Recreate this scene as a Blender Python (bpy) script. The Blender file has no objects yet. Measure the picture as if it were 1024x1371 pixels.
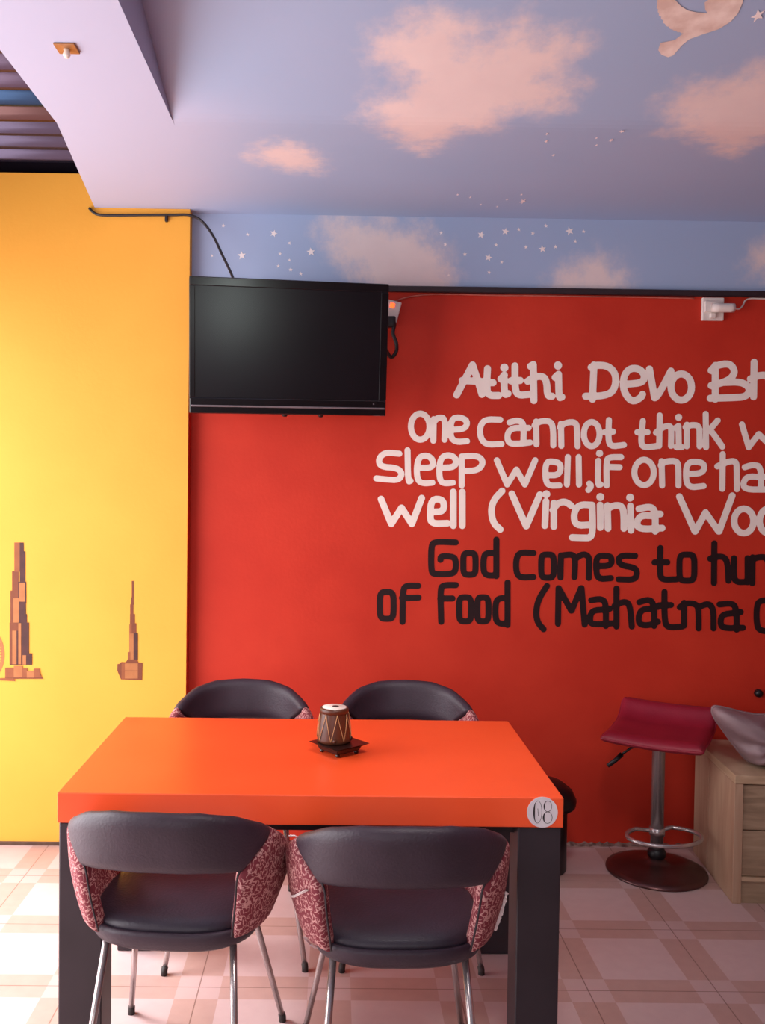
import bpy, bmesh, math, random
from mathutils import Vector, Matrix
random.seed(7)
scene = bpy.context.scene
COL = scene.collection

# ------------------------------------------------------------ camera
EYE = Vector((0.0, 0.0, 1.56))
yaw, pitch, roll = 0.0078, 0.02489, 0.01286
fwd = Vector((math.sin(yaw) * math.cos(pitch), math.cos(yaw) * math.cos(pitch), -math.sin(pitch)))
r0 = Vector((math.cos(yaw), -math.sin(yaw), 0))
u0 = r0.cross(fwd)
right = r0 * math.cos(roll) + u0 * math.sin(roll)
up = u0 * math.cos(roll) - r0 * math.sin(roll)
cam_data = bpy.data.cameras.new('camera')
cam = bpy.data.objects.new('camera', cam_data)
COL.objects.link(cam)
M = Matrix((right, up, -fwd)).transposed().to_4x4()
M.translation = EYE
cam.matrix_world = M
cam_data.sensor_fit = 'HORIZONTAL'
cam_data.sensor_width = 36.0
cam_data.lens = 1255.0 / 1024.0 * 36.0
cam_data.shift_x = (512 - 459) / 1024.0
cam_data.shift_y = -(685.5 - 676.7) / 1024.0
cam_data.clip_start = 0.02
scene.camera = cam

# ------------------------------------------------------------ world and lights
world = bpy.data.worlds.new('world')
scene.world = world
world.use_nodes = True
bg = world.node_tree.nodes['Background']
bg.inputs['Color'].default_value = (0.80, 0.86, 1.0, 1)
bg.inputs['Strength'].default_value = 0.5

def area_light(name, loc, aim, sx, sy, power, color):
    d = bpy.data.lights.new(name, 'AREA')
    d.shape = 'RECTANGLE'; d.size = sx; d.size_y = sy
    d.energy = power; d.color = color
    o = bpy.data.objects.new(name, d)
    COL.objects.link(o)
    o.location = loc
    o.rotation_euler = (Vector(aim) - Vector(loc)).to_track_quat('-Z', 'Y').to_euler()
    return o

# daylight through the open street side on the left, and through the shop front behind the viewer
area_light('daylight_street', (-2.12, 2.35, 1.22), (0.2, 2.5, 0.7), 2.8, 2.3, 118, (1.0, 0.95, 0.97))
area_light('daylight_shopfront', (-0.85, -2.45, 1.6), (0.0, 3.0, 1.0), 2.0, 1.6, 32, (1.0, 0.93, 0.95))
area_light('daylight_front_window', (1.12, -2.55, 2.15), (1.12, 0.0, 2.15), 0.25, 0.6, 7, (0.88, 1.0, 0.94))

lamp = area_light('ceiling_lamp', (0.45, 1.5, 3.0), (0.35, 2.8, 0.7), 0.45, 0.45, 6, (1.0, 0.93, 0.88))
lamp.data.spread = math.radians(72)
# hazy high sun that comes in under the street-side lintel and reaches the floor
sd = bpy.data.lights.new('sun', 'SUN')
sd.energy = 7.0; sd.angle = math.radians(24); sd.color = (1.0, 0.97, 0.95)
sun = bpy.data.objects.new('sun', sd); COL.objects.link(sun)
sun.rotation_euler = Vector((math.cos(math.radians(51)), -0.12, -math.sin(math.radians(51)))).to_track_quat('-Z', 'Y').to_euler()

scene.view_settings.view_transform = 'Standard'
scene.view_settings.look = 'None'
scene.view_settings.gamma = 1.0
scene.view_settings.use_curve_mapping = False
scene.view_settings.exposure = 0.0

# ------------------------------------------------------------ materials
def lin(h):
    h = h.lstrip('#')
    o = []
    for i in (0, 2, 4):
        v = int(h[i:i + 2], 16) / 255.0
        o.append(v / 12.92 if v <= 0.04045 else ((v + 0.055) / 1.055) ** 2.4)
    return (o[0], o[1], o[2], 1.0)

def new_mat(name):
    m = bpy.data.materials.new(name)
    m.use_nodes = True
    nt = m.node_tree
    return m, nt, nt.nodes['Principled BSDF']

def nd(nt, kind, **kw):
    n = nt.nodes.new(kind)
    for k, v in kw.items():
        setattr(n, k, v)
    return n

def noise_mat(name, c1, c2, scale=8.0, detail=4.0, rough=0.6, metal=0.0, bump=0.0, bump_scale=None, coat=0.0, spec=0.5, stretch=None):
    """two colours mixed by noise; optional fine bump"""
    m, nt, b = new_mat(name)
    tc = nd(nt, 'ShaderNodeTexCoord')
    src = tc.outputs['Object']
    if stretch:
        mp = nd(nt, 'ShaderNodeMapping')
        mp.inputs['Scale'].default_value = stretch
        nt.links.new(src, mp.inputs['Vector'])
        src = mp.outputs['Vector']
    n = nd(nt, 'ShaderNodeTexNoise')
    n.inputs['Scale'].default_value = scale
    n.inputs['Detail'].default_value = detail
    nt.links.new(src, n.inputs['Vector'])
    r = nd(nt, 'ShaderNodeValToRGB')
    r.color_ramp.elements[0].position = 0.35; r.color_ramp.elements[0].color = lin(c1)
    r.color_ramp.elements[1].position = 0.65; r.color_ramp.elements[1].color = lin(c2)
    nt.links.new(n.outputs['Fac'], r.inputs['Fac'])
    nt.links.new(r.outputs['Color'], b.inputs['Base Color'])
    b.inputs['Roughness'].default_value = rough
    b.inputs['Metallic'].default_value = metal
    b.inputs['Coat Weight'].default_value = coat
    b.inputs['Specular IOR Level'].default_value = spec
    if bump > 0:
        n2 = nd(nt, 'ShaderNodeTexNoise')
        n2.inputs['Scale'].default_value = bump_scale or scale * 8
        n2.inputs['Detail'].default_value = 3
        nt.links.new(tc.outputs['Object'], n2.inputs['Vector'])
        bp = nd(nt, 'ShaderNodeBump')
        bp.inputs['Strength'].default_value = bump
        bp.inputs['Distance'].default_value = 0.004
        nt.links.new(n2.outputs['Fac'], bp.inputs['Height'])
        nt.links.new(bp.outputs['Normal'], b.inputs['Normal'])
    return m

def sky_mat():
    """hand-painted sky: lavender white fading to blue (bluer for painted-in shade beside the beam), with soft clouds from the 'cloud' distance attribute"""
    m, nt, b = new_mat('painted_sky')
    L = nt.links.new
    geo = nd(nt, 'ShaderNodeTexCoord')
    sep = nd(nt, 'ShaderNodeSeparateXYZ'); L(geo.outputs['Object'], sep.inputs[0])
    n1 = nd(nt, 'ShaderNodeTexNoise'); n1.inputs['Scale'].default_value = 1.7; n1.inputs['Detail'].default_value = 3
    L(geo.outputs['Object'], n1.inputs['Vector'])
    at2 = nd(nt, 'ShaderNodeAttribute', attribute_name='whiteness')
    blue = nd(nt, 'ShaderNodeMix', data_type='RGBA')
    blue.inputs[6].default_value = lin('#9cb2d2'); blue.inputs[7].default_value = lin('#a9b6d3')
    L(n1.outputs['Fac'], blue.inputs[0])
    mix1 = nd(nt, 'ShaderNodeMix', data_type='RGBA')
    L(at2.outputs['Fac'], mix1.inputs[0])
    L(blue.outputs[2], mix1.inputs[6]); mix1.inputs[7].default_value = lin('#b8bcd6')
    # cloud edge
    at = nd(nt, 'ShaderNodeAttribute', attribute_name='cloud')
    n2 = nd(nt, 'ShaderNodeTexNoise'); n2.inputs['Scale'].default_value = 13; n2.inputs['Detail'].default_value = 6; n2.inputs['Roughness'].default_value = 0.65
    L(geo.outputs['Object'], n2.inputs['Vector'])
    ma = nd(nt, 'ShaderNodeMath', operation='MULTIPLY_ADD')
    L(n2.outputs['Fac'], ma.inputs[0]); ma.inputs[1].default_value = 0.22; ma.inputs[2].default_value = -0.11
    ad = nd(nt, 'ShaderNodeMath', operation='ADD'); L(at.outputs['Fac'], ad.inputs[0]); L(ma.outputs[0], ad.inputs[1])
    mr = nd(nt, 'ShaderNodeMapRange', interpolation_type='SMOOTHSTEP')
    mr.inputs['From Min'].default_value = -0.075; mr.inputs['From Max'].default_value = 0.085
    L(ad.outputs[0], mr.inputs['Value'])
    sc = nd(nt, 'ShaderNodeMath', operation='MULTIPLY'); L(mr.outputs['Result'], sc.inputs[0]); sc.inputs[1].default_value = 0.88
    n3 = nd(nt, 'ShaderNodeTexNoise'); n3.inputs['Scale'].default_value = 9; n3.inputs['Detail'].default_value = 5
    L(geo.outputs['Object'], n3.inputs['Vector'])
    cc = nd(nt, 'ShaderNodeMix', data_type='RGBA')
    cc.inputs[6].default_value = lin('#e6cfcb'); cc.inputs[7].default_value = lin('#f6e0d8')
    L(n3.outputs['Fac'], cc.inputs[0])
    mix2 = nd(nt, 'ShaderNodeMix', data_type='RGBA')
    L(sc.outputs[0], mix2.inputs[0]); L(mix1.outputs[2], mix2.inputs[6]); L(cc.outputs[2], mix2.inputs[7])
    L(mix2.outputs[2], b.inputs['Base Color'])
    b.inputs['Roughness'].default_value = 0.75
    b.inputs['Specular IOR Level'].default_value = 0.25
    return m

def tile_mat():
    m, nt, b = new_mat('floor_tiles')
    L = nt.links.new
    tc = nd(nt, 'ShaderNodeTexCoord')
    sep = nd(nt, 'ShaderNodeSeparateXYZ'); L(tc.outputs['Object'], sep.inputs[0])
    def axis(out, off):
        a = nd(nt, 'ShaderNodeMath', operation='ADD'); L(out, a.inputs[0]); a.inputs[1].default_value = -off
        s = nd(nt, 'ShaderNodeMath', operation='DIVIDE'); L(a.outputs[0], s.inputs[0]); s.inputs[1].default_value = 0.4
        f = nd(nt, 'ShaderNodeMath', operation='PINGPONG'); L(s.outputs[0], f.inputs[0]); f.inputs[1].default_value = 0.5
        strip = nd(nt, 'ShaderNodeMath', operation='LESS_THAN'); L(f.outputs[0], strip.inputs[0]); strip.inputs[1].default_value = 0.165
        grout = nd(nt, 'ShaderNodeMath', operation='LESS_THAN'); L(f.outputs[0], grout.inputs[0]); grout.inputs[1].default_value = 0.0045
        return strip, grout
    sx, gx = axis(sep.outputs['X'], 1.199)
    sy, gy = axis(sep.outputs['Y'], 2.851)
    x = nd(nt, 'ShaderNodeMath', operation='SUBTRACT'); L(sx.outputs[0], x.inputs[0]); L(sy.outputs[0], x.inputs[1])
    xa = nd(nt, 'ShaderNodeMath', operation='ABSOLUTE'); L(x.outputs[0], xa.inputs[0])
    both = nd(nt, 'ShaderNodeMath', operation='MULTIPLY'); L(sx.outputs[0], both.inputs[0]); L(sy.outputs[0], both.inputs[1])
    n = nd(nt, 'ShaderNodeTexNoise'); n.inputs['Scale'].default_value = 22; n.inputs['Detail'].default_value = 6
    L(tc.outputs['Object'], n.inputs['Vector'])
    nb = nd(nt, 'ShaderNodeTexNoise'); nb.inputs['Scale'].default_value = 3.1; nb.inputs['Detail'].default_value = 3
    L(tc.outputs['Object'], nb.inputs['Vector'])
    light = nd(nt, 'ShaderNodeMix', data_type='RGBA'); light.inputs[6].default_value = lin('#b99fa0'); light.inputs[7].default_value = lin('#c5adac'); L(n.outputs['Fac'], light.inputs[0])
    pink = nd(nt, 'ShaderNodeMix', data_type='RGBA'); pink.inputs[6].default_value = lin('#a88983'); pink.inputs[7].default_value = lin('#b79790'); L(n.outputs['Fac'], pink.inputs[0])
    m1 = nd(nt, 'ShaderNodeMix', data_type='RGBA'); L(xa.outputs[0], m1.inputs[0]); L(light.outputs[2], m1.inputs[6]); L(pink.outputs[2], m1.inputs[7])
    bf = nd(nt, 'ShaderNodeMath', operation='MULTIPLY'); L(both.outputs[0], bf.inputs[0]); bf.inputs[1].default_value = 0.6
    m2 = nd(nt, 'ShaderNodeMix', data_type='RGBA'); L(bf.outputs[0], m2.inputs[0]); L(m1.outputs[2], m2.inputs[6]); m2.inputs[7].default_value = lin('#b69a98')
    g = nd(nt, 'ShaderNodeMath', operation='MAXIMUM'); L(gx.outputs[0], g.inputs[0]); L(gy.outputs[0], g.inputs[1])
    gs = nd(nt, 'ShaderNodeMath', operation='MULTIPLY'); L(g.outputs[0], gs.inputs[0]); gs.inputs[1].default_value = 0.75
    m3 = nd(nt, 'ShaderNodeMix', data_type='RGBA'); L(gs.outputs[0], m3.inputs[0]); L(m2.outputs[2], m3.inputs[6]); m3.inputs[7].default_value = lin('#6e5048')
    L(m3.outputs[2], b.inputs['Base Color'])
    rr = nd(nt, 'ShaderNodeMapRange'); L(nb.outputs['Fac'], rr.inputs['Value']); rr.inputs['To Min'].default_value = 0.28; rr.inputs['To Max'].default_value = 0.45
    L(rr.outputs['Result'], b.inputs['Roughness'])
    b.inputs['Specular IOR Level'].default_value = 0.4
    return m

def squiggle_mat():
    """dark red upholstery with pale wandering lines"""
    m, nt, b = new_mat('squiggle_fabric')
    L = nt.links.new
    tc = nd(nt, 'ShaderNodeTexCoord')
    n = nd(nt, 'ShaderNodeTexNoise'); n.inputs['Scale'].default_value = 78; n.inputs['Detail'].default_value = 1.0; n.inputs['Distortion'].default_value = 0.6
    L(tc.outputs['Object'], n.inputs['Vector'])
    s = nd(nt, 'ShaderNodeMath', operation='SUBTRACT'); L(n.outputs['Fac'], s.inputs[0]); s.inputs[1].default_value = 0.5
    a = nd(nt, 'ShaderNodeMath', operation='ABSOLUTE'); L(s.outputs[0], a.inputs[0])
    mr = nd(nt, 'ShaderNodeMapRange'); L(a.outputs[0], mr.inputs['Value'])
    mr.inputs['From Min'].default_value = 0.028; mr.inputs['From Max'].default_value = 0.055
    mr.inputs['To Min'].default_value = 1.0; mr.inputs['To Max'].default_value = 0.0
    mx = nd(nt, 'ShaderNodeMix', data_type='RGBA'); L(mr.outputs['Result'], mx.inputs[0])
    mx.inputs[6].default_value = lin('#7c2c38'); mx.inputs[7].default_value = lin('#c89490')
    L(mx.outputs[2], b.inputs['Base Color'])
    b.inputs['Roughness'].default_value = 0.8
    bp = nd(nt, 'ShaderNodeBump'); bp.inputs['Strength'].default_value = 0.35; bp.inputs['Distance'].default_value = 0.002
    L(mr.outputs['Result'], bp.inputs['Height']); L(bp.outputs['Normal'], b.inputs['Normal'])
    return m

def wood_mat(name, c1, c2, c3, sc=(3.0, 3.0, 26.0)):
    m, nt, b = new_mat(name)
    L = nt.links.new
    tc = nd(nt, 'ShaderNodeTexCoord')
    mp = nd(nt, 'ShaderNodeMapping'); mp.inputs['Scale'].default_value = sc
    L(tc.outputs['Object'], mp.inputs['Vector'])
    n = nd(nt, 'ShaderNodeTexNoise'); n.inputs['Scale'].default_value = 1.6; n.inputs['Detail'].default_value = 7; n.inputs['Distortion'].default_value = 0.8
    L(mp.outputs['Vector'], n.inputs['Vector'])
    r = nd(nt, 'ShaderNodeValToRGB')
    e = r.color_ramp.elements
    e[0].position = 0.3; e[0].color = lin(c1); e[1].position = 0.7; e[1].color = lin(c3)
    k = e.new(0.5); k.color = lin(c2)
    L(n.outputs['Fac'], r.inputs['Fac']); L(r.outputs['Color'], b.inputs['Base Color'])
    b.inputs['Roughness'].default_value = 0.55
    return m

def roof_mat():
    """glossy corrugated sheets of different colours, laid side by side along the depth of the room"""
    m, nt, b = new_mat('roof_sheets')
    L = nt.links.new
    tc = nd(nt, 'ShaderNodeTexCoord')
    sep = nd(nt, 'ShaderNodeSeparateXYZ'); L(tc.outputs['Object'], sep.inputs[0])
    mr = nd(nt, 'ShaderNodeMapRange'); L(sep.outputs['Y'], mr.inputs['Value'])
    mr.inputs['From Min'].default_value = 2.0; mr.inputs['From Max'].default_value = 4.0
    r = nd(nt, 'ShaderNodeValToRGB'); r.color_ramp.interpolation = 'CONSTANT'
    e = r.color_ramp.elements
    e[0].position = 0.0; e[0].color = lin('#463848'); e[1].position = 0.72; e[1].color = lin('#1c3450')
    for p, c in ((0.785, '#4e3432'), (0.83, '#40384a')):
        k = e.new(p); k.color = lin(c)
    L(mr.outputs['Result'], r.inputs['Fac']); L(r.outputs['Color'], b.inputs['Base Color'])
    b.inputs['Metallic'].default_value = 0.7; b.inputs['Roughness'].default_value = 0.16
    return m

def emit_mat(name, color, strength):
    m, nt, b = new_mat(name)
    b.inputs['Base Color'].default_value = lin(color)
    b.inputs['Emission Color'].default_value = lin(color)
    b.inputs['Emission Strength'].default_value = strength
    return m

MAT = {
    'red_wall': noise_mat('red_wall_paint', '#c02d1a', '#cb3520', 3.0, 5, 0.6, bump=0.12, bump_scale=60, spec=0.3),
    'yellow_wall': noise_mat('yellow_wall_paint', '#eda63e', '#f1ac42', 2.0, 4, 0.6, bump=0.12, bump_scale=60, spec=0.3),
    'sky': sky_mat(),
    'plain_wall': noise_mat('plain_wall_paint', '#7c6a64', '#86746c', 2.0, 4, 0.7),
    'right_wall': noise_mat('right_wall_paint', '#9a4a3c', '#a55143', 2.0, 4, 0.7),
    'floor': tile_mat(),
    'roof': roof_mat(),
    'white_paint': noise_mat('white_paint', '#f4e6dc', '#faeee4', 12, 3, 0.6, spec=0.3),
    'black_paint': noise_mat('black_paint', '#1e0a0e', '#240d11', 12, 3, 0.6, spec=0.3),
    'star_paint': noise_mat('star_paint', '#f4e6e4', '#fff2ee', 12, 3, 0.6),
    'dove_paint': noise_mat('dove_paint', '#d8bcb0', '#f4e2d8', 16, 5, 0.7),
    'mural_d': noise_mat('mural_dark', '#43201f', '#4e2624', 30, 3, 0.7),
    'mural_m': noise_mat('mural_mid', '#743a20', '#7c4024', 30, 3, 0.7),
    'mural_b': noise_mat('mural_brown', '#8c4c28', '#94522c', 30, 3, 0.7),
    'mural_l': noise_mat('mural_light', '#a8683a', '#b07040', 30, 3, 0.7),
    'skirt_dark': noise_mat('dark_skirting', '#4a3226', '#5c4030', 20, 3, 0.7),
    'plaster': noise_mat('rough_plaster', '#5a3a36', '#94766e', 28, 6, 0.9, bump=0.6, bump_scale=60),
    'black_plastic': noise_mat('black_plastic', '#120e12', '#171216', 20, 3, 0.4, spec=0.35),
    'tv_gloss': noise_mat('tv_gloss_black', '#120e12', '#161115', 10, 2, 0.16),
    'tv_screen': noise_mat('tv_screen_glass', '#120e14', '#161218', 4, 3, 0.2, spec=0.5),
    'silver': noise_mat('silver_trim', '#9a8c90', '#a89a9e', 20, 3, 0.3, metal=0.7),
    'duct': noise_mat('black_conduit', '#24141a', '#2c1a20', 20, 3, 0.5),
    'cable_black': noise_mat('cable_rubber', '#1a1416', '#221a1c', 30, 2, 0.45),
    'cable_pink': noise_mat('painted_cable', '#b85a4c', '#c86c5c', 30, 2, 0.6),
    'socket': noise_mat('socket_plastic', '#dccfc8', '#e6dad2', 20, 2, 0.45),
    'led': emit_mat('red_lit_switch', '#ff5a28', 2.2),
    'orange': noise_mat('orange_laminate', '#fa5626', '#fe5a29', 5, 3, 0.36, spec=0.7),
    'orange_edge': noise_mat('orange_edge_band', '#f25026', '#f65428', 5, 3, 0.5, spec=0.35),
    'table_leg': noise_mat('black_laminate', '#241a22', '#2a2028', 8, 3, 0.5),
    'leather': noise_mat('grey_leather', '#31232f', '#392a37', 10, 5, 0.5, bump=0.25, bump_scale=160),
    'seat_leather': noise_mat('dark_seat_leather', '#2d2631', '#342c39', 10, 5, 0.45, bump=0.25, bump_scale=160),
    'squiggle': squiggle_mat(),
    'lining': noise_mat('torn_white_lining', '#d8c8c8', '#ece0de', 40, 4, 0.9, bump=0.5, bump_scale=200),
    'piping': noise_mat('dark_piping', '#2a2228', '#32282e', 30, 2, 0.6),
    'chrome': noise_mat('chrome_tube', '#b4a8a8', '#c2b6b6', 6, 2, 0.26, metal=0.75),
    'rubber': noise_mat('rubber_tip', '#2a2424', '#322a2a', 20, 2, 0.7),
    'stool_red': noise_mat('red_vinyl', '#82142a', '#8c182e', 8, 4, 0.4, bump=0.2, bump_scale=140),
    'stool_base': noise_mat('brown_chrome', '#5a3c3c', '#6a4a48', 6, 3, 0.3, metal=0.8),
    'wood': wood_mat('pale_oak', '#a08468', '#b09478', '#bfa488'),
    'wood_side': wood_mat('pale_oak_side', '#a28068', '#ac8c74', '#b6987e', (14.0, 14.0, 2.0)),
    'wood_dark': wood_mat('greyed_oak', '#86705a', '#988068', '#a68e76'),
    'bag': noise_mat('grey_bag_fabric', '#7c6468', '#8a7276', 9, 6, 0.55, bump=0.9, bump_scale=14),
    'drum_wood': noise_mat('drum_wood', '#44200f', '#5c2f1c', 14, 6, 0.4, stretch=(1, 1, 0.3)),
    'drum_skin': noise_mat('drum_skin', '#f0d8cc', '#f8e6dc', 20, 3, 0.6),
    'drum_spot': noise_mat('drum_black_spot', '#2a1c1c', '#3a2826', 30, 2, 0.6),
    'rope': noise_mat('drum_rope', '#b88658', '#c8986a', 60, 2, 0.8),
    'lacquer': noise_mat('dark_lacquer', '#1e0c0b', '#28110f', 10, 3, 0.28, coat=0.15),
    'paper': noise_mat('white_sticker', '#d8d0d8', '#e2dae0', 30, 2, 0.6),
    'ink': noise_mat('black_ink', '#241820', '#2a1c24', 30, 2, 0.6),
    'brass': noise_mat('brass_plate', '#9a6a44', '#b07e54', 30, 3, 0.4, metal=0.4),
    'bulb': noise_mat('frosted_bulb', '#efe0d0', '#f6e8d8', 30, 2, 0.3),
}

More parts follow.
